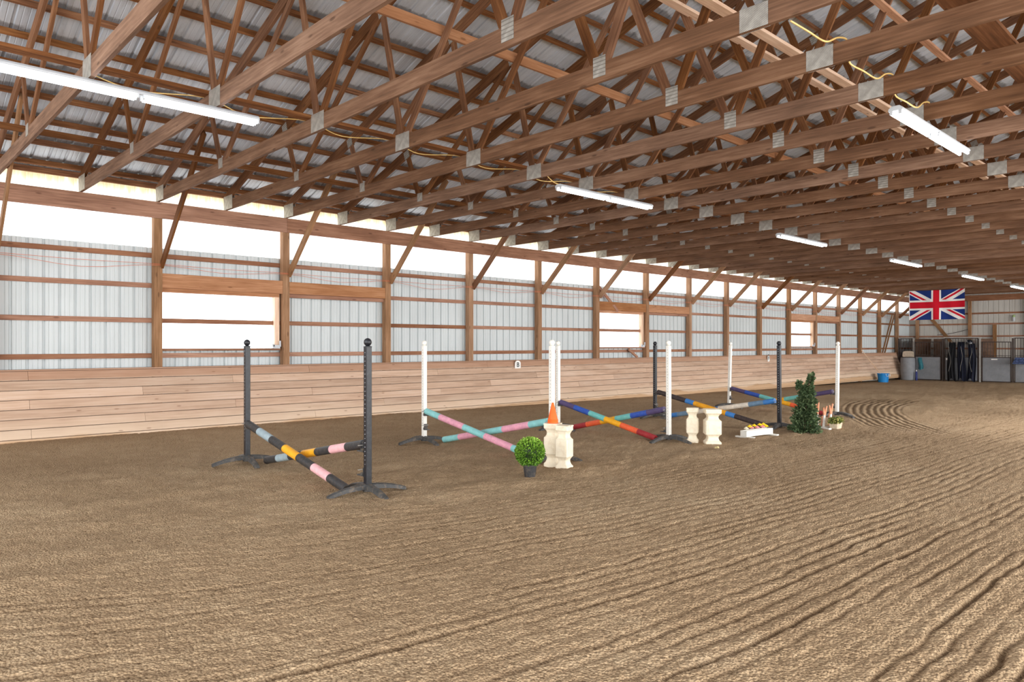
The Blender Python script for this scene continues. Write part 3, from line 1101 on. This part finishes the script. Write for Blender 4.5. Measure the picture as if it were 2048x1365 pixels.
jump(16.65, 9.66, 16.28, 6.78, 'w', 'w',
     ('white jump standard leaning slightly, at the far jump beside the wall', 'white jump standard past the fir tree, last of the line'),
     rain, rain, 'rainbow striped pole of the farthest jump, purple end up by the wall', 'rainbow striped pole of the farthest jump, purple end up on the last white standard',
     tilts=(.05, .03), cups1=(.26,), cups2=(.24,), rots=(-.25, -.35), zt1=.47, zt2=.53)

# ------------------------------------------------------------------ blocks, cone, plants, boxes


def block(label, x, y, rz, w=.19, d=.2):
    t = thing('jump_block', label, 'jump block', (x, y, float(gz(x, y)) - .012), (0, 0, rz), group='cream plastic jump blocks')
    prof = [(1.0, 0), (1.0, .045), (.97, .052), (.80, .072), (.70, .10), (.67, .12), (.70, .135), (.82, .155), (.97, .172), (1, .178), (1, .388), (.97, .394),
            (.82, .408), (.70, .43), (.67, .45), (.70, .468), (.82, .492), (.97, .508), (1.0, .514), (1.0, .56)]
    mb = MB()
    c = .012
    rings = []
    for s, z in prof:
        a, b = w / 2 * s, d / 2 * s
        rings.append([(-a + c, -b, z), (a - c, -b, z), (a, -b + c, z), (a, b - c, z), (a - c, b, z), (-a + c, b, z), (-a, b - c, z), (-a, -b + c, z)])
    mb.rings(rings)
    part('body', mb, M['cream'], t)
    tr = MB()
    for s in (-1, 1):
        tr.box((0, s * (d / 2), .283), (w * .66, .008, .14))
        tr.box((s * (w / 2), 0, .283), (.008, d * .66, .14))
    part('raised_panel', tr, M['cream'], t)
    part('top_saddle', MB().box((-w * .28, 0, .567), (w * .44, d, .016)).box((w * .28, 0, .567), (w * .44, d, .016)), M['cream'], t)
    return t


block('cream jump block under the orange cone', 6.93, 6.60, math.radians(25), .18, .2)
block('cream jump block with brown scratches, in front of the cone\'s block', 6.86, 6.33, math.radians(14), .17, .18)
block('cream jump block with a dirty face, nearer the red pole', 10.27, 6.62, math.radians(30), .17, .19)
block('cream jump block standing corner on, beside the yellow blob on the sand', 10.33, 6.29, math.radians(42), .25, .25)

tz = float(gz(6.93, 6.60)) - .012 + .575
t = thing('traffic_cone', 'small orange cone on top of a cream block', 'cone', (6.93, 6.60, tz))
part('cone', MB().lathe([(.066, .045), (.062, .06), (.016, .26), (.011, .27), (.003, .273)], 24), M['cone'], t, True)
part('base', MB().lathe([(.066, 0), (.072, .004), (.072, .018), (.068, .022), (.068, .03), (.071, .034), (.071, .046), (.064, .05)], 24), M['cone'], t, True)


def leaves(me_name, gen, n, size, mat, seed):
    r = random.Random(seed)
    v, f, tone = [], [], []
    for _ in range(n):
        p, nv, tn = gen(r)
        nv = (nv + Vector((r.uniform(-.7, .7), r.uniform(-.7, .7), r.uniform(-.5, .8)))).normalized()
        s = size * r.uniform(.65, 1.25)
        a = nv.cross(Vector((r.random() - .5, r.random() - .5, r.random() - .5))).normalized()
        tip = p + nv * s
        w = s * .34
        b = len(v)
        mid = p + nv * s * .5 + nv.cross(a) * s * .12
        v += [p, mid + a * w, tip, mid - a * w]
        f.append((b, b + 1, b + 2, b + 3))
        tone.append(min(1, max(0, tn + r.uniform(-.28, .28))))
    me = bpy.data.meshes.new(me_name)
    me.from_pydata([tuple(q) for q in v], [], f)
    at = me.attributes.new('tone', 'FLOAT', 'FACE')
    at.data.foreach_set('value', tone)
    me.materials.append(mat)
    return me


# round topiary
tx, ty = 4.98, 5.92
d_ = 8.72
t = thing('topiary_ball', 'round clipped green topiary in a black pot on the sand', 'plant', (6.12, 6.21, -.01))
part('pot', MB().lathe([(.062, 0), (.083, .15), (.09, .152), (.09, .165), (.082, .165), (.076, .14)], 24), M['pot'], t, True)
def gball(r):
    z = r.uniform(-1, 1)
    a = r.uniform(0, 2 * PI)
    q = math.sqrt(1 - z * z)
    nn = Vector((q * math.cos(a), q * math.sin(a), z))
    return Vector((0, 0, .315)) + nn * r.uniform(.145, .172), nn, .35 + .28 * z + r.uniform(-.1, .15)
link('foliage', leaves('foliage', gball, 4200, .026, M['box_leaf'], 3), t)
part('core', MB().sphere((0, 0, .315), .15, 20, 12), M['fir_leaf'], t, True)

# small artificial fir with a bent double tip
t = thing('artificial_fir', 'small bushy fir tree with a bent double tip, on the sand', 'plant', (12.87, 5.95, -.02))
def gfir(r):
    # tapering tiers with a main tip and a smaller side tip
    u = r.random() ** 1.35
    a = r.uniform(0, 2 * PI)
    if u < .86:
        z = .03 + u * .95
        rad = .255 * (1 - u) ** .75 * (.72 + .28 * math.sin(z * 38 + 3 * math.sin(a * 2))) + .03
        c = Vector((.045 * u, -.05 * u, z))
    else:
        v = (u - .86) / .14
        if r.random() < .35:
            c = Vector((-.05 - .02 * v, .06, .80 + .15 * v))
            rad = .04 * (1 - v) + .008
        else:
            c = Vector((.05 + .06 * v, -.05 - .05 * v, .82 + .27 * v))
            rad = .055 * (1 - v) + .006
    q = r.random() ** .4
    p = c + Vector((math.cos(a), math.sin(a), 0)) * rad * q
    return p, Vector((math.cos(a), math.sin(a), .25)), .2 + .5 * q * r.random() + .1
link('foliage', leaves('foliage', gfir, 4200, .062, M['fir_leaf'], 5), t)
part('trunk', MB().tube([(0, 0, 0), (.02, -.02, .45), (.05, -.05, .85), (.10, -.09, 1.06)], .02, 8, rr=[.022, .016, .01, .004]), M['dark_timber'], t, True)
part('stand', MB().box((0, 0, .015), (.3, .05, .03)).box((0, 0, .015), (.05, .3, .03)), M['white'], t)

# white flower box
t = thing('flower_box', 'low white plank box of fabric flowers on the sand', 'flower box', (11.74, 6.27, 0), (0, 0, -.10))
part('box', MB().box((0, -.055, .075), (.78, .016, .10)).box((0, .055, .075), (.78, .016, .10)).box((-.382, 0, .075), (.016, .1, .10)).box((.382, 0, .075), (.016, .1, .10)).box((0, 0, .035), (.76, .1, .012)), M['white'], t)
for xx in (-.34, .36):
    part('foot', MB().box((xx, 0, .013), (.06, .36, .026)), M['white'], t)


def flower(label, x, y, z, mat, s):
    o = thing('fabric_flower', label, 'flower', (x, y, z), group='fabric flowers in the white box')
    for i in range(7):
        a = i * 2 * PI / 7
        pm = MB().sphere((math.cos(a) * s * .55, math.sin(a) * s * .55, s * .15 * (i % 2)), s * .42, 8, 6, sz=.7)
        part('petal', pm, mat, o, True)
    part('flower_head', MB().sphere((0, 0, s * .25), s * .5, 8, 6), mat, o, True)


fl = [(-.30, 'w', 'cream fabric flower at the end of the white box'), (-.22, 'y', 'yellow fabric flower beside the cream flower'), (-.15, 'p', 'pale pink fabric flower in the first half of the box'),
      (-.085, 'y', 'yellow fabric flower between two pink ones'), (-.02, 'p', 'pink fabric flower at the middle of the box'), (.09, 'y', 'yellow fabric flower past the gap in the box'),
      (.15, 'p', 'pink fabric flower between the last yellow ones'), (.21, 'y', 'yellow fabric flower second from the far end'), (.27, 'y', 'yellow fabric flower at the far end of the box')]
for i, (q, c, lab) in enumerate(fl):
    x = 11.74 + q * math.cos(-.1) + rnd.uniform(-.01, .01)
    y = 6.27 + q * math.sin(-.1) + rnd.uniform(-.015, .015)
    flower(lab, x, y, .15 + .035 * (i % 2) + rnd.uniform(0, .01), {'w': M['petal_white'], 'y': M['petal_yellow'], 'p': M['petal_pink']}[c], .042 if i % 2 else .045)

# forked stakes on a base plank
t = thing('stake_filler', 'set of forked orange and white stakes on a white base plank', 'jump filler', (13.69, 6.06, 0), (0, 0, -.25))
part('base_plank', MB().box((-.05, -.10, .02), (.07, .42, .04)).box((.25, -.02, .015), (.55, .07, .03)), M['white'], t)
for i, (x, h, lean) in enumerate(((-.02, .50, .0), (.16, .42, .05), (.36, .46, .02))):
    sm = MB()
    sm.tube([(x, 0, .03), (x + lean * .5, 0, h * .62)], .024, 8, rr=[.026, .022])
    stake = part('stake', sm, M['white'], t, True)
    for s in (-1, 1):
        part('fork', MB().tube([(x + lean * .5, 0, h * .56), (x + lean * .6 + s * .016, -s * .006, h * .75), (x + lean + s * .03, -s * .012, h * (1.0 if s > 0 else .93))], .016, 7, rr=[.024, .019, .012]), M['stake_orange'], stake, True)
for i, (x, h) in enumerate(((-.10, .32), (.26, .22), (.46, .26))):
    part('short_stake', MB().tube([(x, .10, .02), (x, .10, h)], .026, 8, rr=[.026, .018]), M['red_orange'] if i == 0 else M['stake_orange'], t, True)

# small planter with straggly plants
t = thing('planter_box', 'small weathered planter box of straggly green and yellow plants', 'planter', (13.92, 5.82, 0), (0, 0, .12))
pm = MB()
pm.rings([[(-.15, -.06, 0), (.15, -.06, 0), (.15, .06, 0), (-.15, .06, 0)], [(-.17, -.075, .11), (.17, -.075, .11), (.17, .075, .11), (-.17, .075, .11)],
          [(-.155, -.06, .11), (.155, -.06, .11), (.155, .06, .11), (-.155, .06, .11)], [(-.15, -.055, .08), (.15, -.055, .08), (.15, .055, .08), (-.15, .055, .08)]])
part('box', pm, M['planter'], t)
def gherb(r):
    a = r.uniform(0, 2 * PI)
    return Vector((r.uniform(-.19, .19), r.uniform(-.09, .09), .10 + .09 * r.random())), Vector((math.cos(a) * .6, math.sin(a) * .6, .5)), r.random()
link('foliage', leaves('foliage', gherb, 800, .042, M['herb_leaf'], 9), t)

# pale lump on the sand, a few tiny chips
lm = MB()
for i in range(9):
    lm.sphere((rnd.uniform(-.022, .022), rnd.uniform(-.022, .022), .026 + rnd.uniform(-.008, .012)), rnd.uniform(.014, .02), 8, 6)
thing('fallen_flower', 'crumpled cream and yellow flower lying alone on the sand', 'flower', (9.76, 5.86, .012), data=lm.mesh('fallen_flower', M['lump'], True))

# ------------------------------------------------------------------ far end wall
mb = MB()
EX = XB
ef = lambda s, r, h: (EX + 0.018 * h, s, r)
P = rib_points(-8.6, 14.05)
b0 = len(mb.v)
for s, h in P:
    mb.v.append((EX + .018 * h, s, -.4))
for s, h in P:
    mb.v.append((EX + .018 * h, s, zt(s) + .09))
nP = len(P)
for j in range(nP - 1):
    mb.f.append((b0 + j, b0 + j + 1, b0 + j + 1 + nP, b0 + j + nP))
    mb.mi.append(0)
endw = struct(link('wall_end', mb.mesh('wall_end', M['end_sheet'])))
for zc in (1.405, 2.04, 2.67, 3.215):
    beam('girt', (EX - .02, 13.95, zc), (EX - .02, -8.5, zc), .038, .085, 'girt', endw)
beam('header_board', (EX - .2, 13.8, 4.0), (EX - .2, -8.5, 4.0), .04, .29, 'header', endw)
for y, z1, lab in ((13.55, 4.16, 'timber post at the far corner behind the first stall'), (11.06, 4.16, 'tall timber post on the far wall past the flag'), (9.96, 2.62, 'short timber post stub on the far wall'),
                   (8.6, 4.16, 'tall timber post on the far wall, second past the flag')):
    t = thing('end_post', lab, 'post', (EX - .11, y, -.19), group='timber posts on the far wall')
    beam('shaft', (0, 0, -.1), (0, 0, z1 + .19), .14, .14, 'post', t, up=(0, 1, 0))
o = beam('wall_brace', (EX - .07, 13.1, 3.3), (EX - .07, 11.75, 1.5), .04, .16, 'post', None, up=(0, 1, .5))
o['label'] = 'diagonal timber brace on the far wall under the flag'
o['category'] = 'brace'
cable('wall_cable', 'thin dark cable slung on the far wall beside the flag', 'cable', [(EX - .06, 12.6, 2.13), (EX - .06, 11.9, 2.2), (EX - .06, 11.1, 2.42)], .012, 'steel')
t = thing('hanging_jar', 'small green and clear jar hung on the far wall', 'jar', (EX - .1, 9.15, 2.78))
part('jar', MB().lathe([(.05, 0), (.055, .01), (.055, .2), (.035, .24)], 14), M['housing'], t, True)
part('lid', MB().lathe([(.06, .2), (.065, .24), (.05, .30), (.012, .32)], 14), M['jar'], t, True)

# ------------------------------------------------------------------ stalls
SX = 40.35
SG = float(gz(SX, 10))


def stall_front(label, y0, y1, gate):
    """y0 > y1: a grey boarded lower half with upright bars above it"""
    t = thing('stall_gate' if gate else 'stall_barrier', label, 'stall front', (SX, (y0 + y1) / 2, SG), group='grey stall fronts')
    w = y0 - y1
    top = 1.92 if gate else 2.1
    t_board = part('board', MB().box((0, 0, .60), (.03, w - .05, 1.14)), M['grey_panel'], t)
    fr = MB()
    for s in (-1, 1):
        fr.box((0, s * (w / 2 - .02), top / 2 + .01), (.045, .04, top))
    fr.box((0, 0, .03), (.045, w, .04)).box((0, 0, 1.185), (.045, w, .04)).box((0, 0, top), (.045, w, .04)).box((0, 0, 1.27), (.03, w, .025))
    part('frame', fr, M['steel'], t)
    br = MB()
    n = max(3, int(w / .115))
    for i in range(1, n):
        br.tube([(0, -w / 2 + w * i / n, 1.2), (0, -w / 2 + w * i / n, top)], .010, 6)
    part('bar_grille', br, M['steel'], t)
    if not gate:
        part('top_rail', MB().box((0, 0, 2.15), (.05, w + .1, .05)), M['galv'], t)
    return t_board


stall_front('narrow grey stall panel at the corner, behind the grey drum', 13.55, 12.98, False)
g1 = stall_front('first grey stall gate, between the drum and the hanging rugs', 12.86, 11.66, True)
p1 = stall_front('grey stall panel hung with dark horse rugs', 11.50, 10.05, False)
g2 = stall_front('second grey stall gate, past the hanging rugs, with a white tag', 9.90, 8.70, True)
p2 = stall_front('grey stall panel with folded blue plaid blanket, at the frame edge', 8.58, 7.10, False)
g3 = stall_front('third grey stall gate, beyond the blue plaid blanket', 6.95, 5.75, True)
part('tag', MB().box((-.022, 0.08, 1.09), (.006, .25, .05)), M['sign'], g2)
part('tag', MB().box((-.022, .62, 1.08), (.006, .09, .1)), M['sign'], p1)
for y, mt, lab in ((13.62, 'steel', 'dark stall post in the corner at the end of the kickboard'), (12.92, 'galv', 'pale stall post between the drum and first gate'), (11.58, 'steel', 'dark stall post just before the hanging rugs'),
                   (9.975, 'galv', 'pale stall post just past the hanging rugs'), (8.64, 'steel', 'dark stall post between second gate and plaid blanket')):
    thing('stall_post', lab, 'post', (SX, y, SG), group='stall posts', data=MB().box((0, 0, 1.0), (.08, .07, 2.2)).mesh('stall_post', M[mt]))
for y, lab in ((12.92, 'dark plank stall partition behind the first gate'), (9.975, 'dark plank stall partition behind the second gate')):
    o = thing('stall_partition', lab, 'partition', (41.6, y, SG), group='stall partitions')
    for i in range(10):
        part('plank', MB().box((0, 0, .12 + i * .205), (2.2, .035, .2)), M['dark_timber'], o)
for y, w, lab in ((13.1, .75, 'dark upright board sheet inside the corner stall'), (12.35, .5, 'dark upright board sheet behind the first gate bars'), (10.25, .62, 'dark upright board sheet behind the hanging rugs')):
    o = thing('stall_board', lab, 'board', (42.4, y, SG), group='dark boards inside the stalls', data=MB().box((0, 0, 1.05), (.03, w, 2.1)).mesh('stall_board', M['dark_timber']))

# drum, chair back, cloth, bucket, stick
t = thing('grey_drum', 'grey plastic drum in front of the corner stall panel', 'drum', (39.72, 12.99, SG - .01))
part('body', MB().lathe([(.27, 0), (.31, .03), (.325, .1), (.33, .42), (.335, .45), (.33, .48), (.33, .8), (.335, .83), (.33, .86), (.325, 1.1), (.30, 1.15)], 28), M['grey_panel'], t, True)
part('lid', MB().lathe([(.30, 1.13), (.305, 1.16), (.28, 1.18)], 28), M['steel'], t, True)
t = thing('folding_chair', 'beige folding chair hung flat above the grey drum', 'chair', (40.2, 13.12, 0.86))
cb = []
for xx in (-.03, .0):
    ring = []
    for i in range(16):
        a = 2 * PI * i / 16
        ring.append((xx, .27 * (abs(math.cos(a)) ** .5) * (1 if math.cos(a) > 0 else -1), .20 + .22 * (abs(math.sin(a)) ** .5) * (1 if math.sin(a) > 0 else -1)))
    cb.append(ring)
part('backrest', MB().rings(cb), M['beige'], t, True)
part('frame', MB().tube([(.02, -.22, .1), (.02, -.22, .9), (.02, .22, .9), (.02, .22, .1)], .012, 8), M['steel'], t, True)


def drape(w, h, seed, flare=.09, depth=.06):
    """a hanging fabric sheet in folds: y across, z down from 0"""
    r = random.Random(seed)
    ph = [r.uniform(0, 6.28) for _ in range(4)]
    mb = MB()
    nu, nv = 36, 26
    for j in range(nv + 1):
        v = j / nv
        for i in range(nu + 1):
            u = i / nu - .5
            ww = w * (0.75 + flare * 2 * v)
            x = depth * (math.sin(u * 19 + ph[0]) * .6 + math.sin(u * 33 + ph[1] + v) * .4) * (.4 + v * .6) - depth
            x -= .09 * math.sin(min(1, v * 2.2) * PI / 2) * (1 - (2 * u) ** 2)
            mb.v.append((x, u * ww + .03 * math.sin(v * 5 + ph[2]), -h * v * (1 - .05 * math.sin(u * 7 + ph[3]))))
    for j in range(nv):
        for i in range(nu):
            a = j * (nu + 1) + i
            mb.f.append((a, a + 1, a + nu + 2, a + nu + 1))
            mb.mi.append(0)
    b = len(mb.v)
    return mb


def rug(label, y, ztop, w, h, mat, seed, x=SX - .10):
    t = thing('horse_rug', label, 'horse rug', (x, y, ztop), group='dark horse rugs on the stall front')
    part('cloth', drape(w, h, seed), M[mat], t, True)
    r = random.Random(seed + 1)
    yy = (r.random() - .5) * w * .3
    pts = [(-.165 - .01 * q, yy + .05 * math.sin(q * 1.3 + seed), -h * (.12 + .13 * q)) for q in range(6)]
    part('strap', MB().tube(pts, .007, 6), M['strap'], t, True)
    part('hook', MB().tube([(.06, 0, .06), (.02, 0, .10), (-.04, 0, .05), (-.06, 0, -.02)], .012, 6), M['galv'], t, True)


rug('black horse rug with pale strap, hanging on the first gate\'s side', 11.14, 1.72, .40, 1.86, 'blackcloth', 1)
rug('navy horse rug hanging in the middle of the three', 10.72, 1.74, .40, 1.86, 'navy', 2)
rug('navy horse rug hanging below the black riding helmet', 10.28, 1.66, .40, 1.78, 'navy', 4)
t = thing('riding_helmet', 'shiny black riding helmet hooked above the navy rug', 'helmet', (SX - .36, 10.33, 1.62))
part('shell', MB().lathe([(.15, 0), (.16, .05), (.15, .13), (.11, .20), (.05, .235), (.003, .24)], 20), M['helmet'], t, True)
part('peak', MB().rings([[(-.13, -.1, .0), (-.13, .1, .0), (-.13, .1, .015), (-.13, -.1, .015)], [(-.23, -.06, -.02), (-.23, .06, -.02), (-.23, .06, -.008), (-.23, -.06, -.008)]]), M['helmet'], t)
o = thing('hanging_cloth', 'teal cloth hanging beside the beige chair', 'cloth', (SX - .20, 12.52, .95), data=drape(.24, .6, 8, .1, .03).mesh('teal_cloth', M['teal'], True))
t = thing('hanging_blanket', 'blue plaid blanket hung in folds on the stall bars at the frame edge', 'blanket', (SX - .34, 8.1, .88 + SG))
bm_ = MB()
for i in range(4):
    bm_.rings([[(-.16 + .02 * math.cos(a) * 0 + .16 * math.cos(a), yy, .05 + i * .075 + .045 * math.sin(a)) for a in [2 * PI * q / 12 for q in range(12)]] for yy in (-.42 + .02 * i, -.2, .1, .42 - .03 * i)])
part('fold', bm_, M['blue_rug'], t, True)
t = thing('blue_bottle', 'small blue bottle standing at the foot of the drum', 'bottle', (39.6, 12.55, SG))
part('body', MB().lathe([(.045, 0), (.05, .02), (.05, .38), (.03, .44), (.018, .46)], 14), plain('navy_bottle', srgb(36, 48, 110), .4), t, True)
part('cap', MB().lathe([(.022, .45), (.024, .5), (.015, .52)], 12), M['sign'], t, True)

bx, by = 36.3, 12.95
bz = float(gz(bx, by)) - .01
t = thing('bucket', 'bright blue bucket on the sand at the far end of the kickboard', 'bucket', (bx, by, bz))
part('tub', MB().lathe([(.20, 0), (.215, .01), (.255, .40), (.275, .405), (.275, .43), (.25, .43), (.245, .40), (.205, .03)], 28), M['bucket'], t, True)
for s in (-1, 1):
    part('handle', MB().tube([(-.20 if s < 0 else .20, -.10 * 1 + -.1, .40), (s * .23, -.23, .30), (s * .12, -.28, .30), (s * .1, -.27, .40)], .01, 6), M['white'], t, True)
o = beam('stick_handle', (bx + .1, by - .1, bz + .06), (bx - .75, D - .14, 1.36), .028, .028, 'pale_timber')
o['label'] = 'long pale stick standing in the blue bucket, leaning on the wall'
o['category'] = 'stick'

# ------------------------------------------------------------------ flag
FW, FH = 2.40, 1.42
nu, nv = 300, 178
u = np.linspace(0, 1, nu + 1)
v = np.linspace(0, 1, nv + 1)
U, V = np.meshgrid(u, v)
bx_ = 0.035 * np.sin(U * 9 + 1) * (1 - V * .4) + 0.02 * np.sin(U * 21 + V * 3)
zz_ = V * FH - .02 * np.sin(U * PI) * V + .03 * (U - .5) * 0
verts = np.stack([bx_, -U * FW, zz_], -1).reshape(-1, 3)
idx = np.arange((nu + 1) * (nv + 1)).reshape(nv + 1, nu + 1)
q = np.stack([idx[:-1, :-1], idx[:-1, 1:], idx[1:, 1:], idx[1:, :-1]], -1).reshape(-1, 4)
uc, vc = np.meshgrid((u[:-1] + u[1:]) / 2, (v[:-1] + v[1:]) / 2)
fx, fy = (uc.ravel() - .5) * 60, (vc.ravel() - .5) * 30
BLUE, WHITE, RED = srgb(38, 58, 122), srgb(240, 238, 234), srgb(206, 30, 48)
colr = np.tile(np.array(BLUE), (len(fx), 1))
s1 = (fx + 2 * fy) / math.sqrt(5)        # distance above the top-left / bottom-right diagonal
s2 = (-fx + 2 * fy) / math.sqrt(5)       # distance above the bottom-left / top-right diagonal
colr[(abs(s1) < 3) | (abs(s2) < 3)] = WHITE
hoist = fx < 0
r1 = np.where(hoist, (s1 < 0) & (s1 > -2), (s1 > 0) & (s1 < 2))
r2 = np.where(hoist, (s2 < 0) & (s2 > -2), (s2 > 0) & (s2 < 2))
tl, tr = (fx < 0) & (fy > 0), (fx > 0) & (fy > 0)
bl, brr = (fx < 0) & (fy < 0), (fx > 0) & (fy < 0)
colr[(r1 & (tl | brr)) | (r2 & (bl | tr))] = RED
colr[(abs(fx) < 5) | (abs(fy) < 5)] = WHITE
colr[(abs(fx) < 3.2) | (abs(fy) < 3.2)] = RED
colr[fx < -29.4] = WHITE
me = bpy.data.meshes.new('flag')
me.from_pydata([tuple(p) for p in verts], [], [tuple(int(i) for i in f) for f in q])
ca = me.attributes.new('dye', 'FLOAT_COLOR', 'FACE')
ca.data.foreach_set('color', colr.astype(np.float32).ravel())
n = N('flag_cloth')
n.bsdf(n.add('ShaderNodeAttribute', attribute_name='dye').outputs['Color'], 0.8, spec=0.1)
me.materials.append(n.m)
me.polygons.foreach_set('use_smooth', [True] * len(me.polygons))
fo = thing('flag', 'red, white and blue crossed flag hung from the trusses before the stalls', 'flag', (38.25, 12.46, 2.80), (0, 0, 0))
link('cloth', me, fo)
part('hoist_tie', MB().tube([(0, 0, FH), (.02, .02, FH + .06), (.05, .0, FH + .09)], .006, 6), M['strap'], fo, True)
part('hoist_tie', MB().tube([(0, -FW, FH), (.02, -FW - .02, FH + .04), (.05, -FW, FH + .09)], .006, 6), M['strap'], fo, True)

# ------------------------------------------------------------------ light
w = bpy.data.worlds.new('overcast')
S.world = w
w.use_nodes = True
nt = w.node_tree
nt.nodes['Background'].inputs[0].default_value = (0.95, 0.975, 1.0, 1)
nt.nodes['Background'].inputs[1].default_value = 4.3

def area(name, loc, target, sx, sy, power, col=(1, 1, 1)):
    l = bpy.data.lights.new(name, 'AREA')
    l.shape = 'RECTANGLE'
    l.size, l.size_y = sx, sy
    l.energy = power
    l.color = col
    o = bpy.data.objects.new(name, l)
    COL.objects.link(o)
    o.location = loc
    o.rotation_euler = (Vector(target) - Vector(loc)).to_track_quat('-Z', 'Y').to_euler()
    return o


# fill light added behind the camera, and daylight along the open side
area('rear_fill', (-7, 2, 2.2), (14, 4, 4.2), 16, 4, 380, (1, .98, .95))
area('side_daylight', (16, -8.3, 2.2), (19, 5, 3.6), 36, 3.5, 2500, (1, .98, .96))

# unseen ceiling lamps added to brighten the sand, ridge row and one beyond
for lx, ly, lp in ((2.2, 2.83, 12), (17.1, 2.83, 190), (24.2, 2.83, 150), (2.2, -2.3, 12), (9.5, -2.3, 110), (16.9, -2.3, 200), (24.2, -2.3, 180), (31.5, -2.3, 110)):
    area('added_ceiling_lamp', (lx, ly, 4.05), (lx, ly + .001, 0), 2.4, .4, lp, (.98, .98, 1))

area('end_fill', (34, -7.5, 2.6), (41, 10, 1.6), 9, 4, 1000, (1, .98, .95))  # fill light added to brighten the stalls and far wall

S.view_settings.view_transform = 'Standard'
S.view_settings.look = 'None'
S.view_settings.exposure = 0.03
c = S.cycles
c.use_denoising = True
c.max_bounces = 8
c.diffuse_bounces = 5
c.glossy_bounces = 3
c.transmission_bounces = 4
c.transparent_max_bounces = 6
c.caustics_reflective = False
c.caustics_refractive = False
c.sample_clamp_indirect = 8
c.use_adaptive_sampling = True
c.adaptive_threshold = 0.02
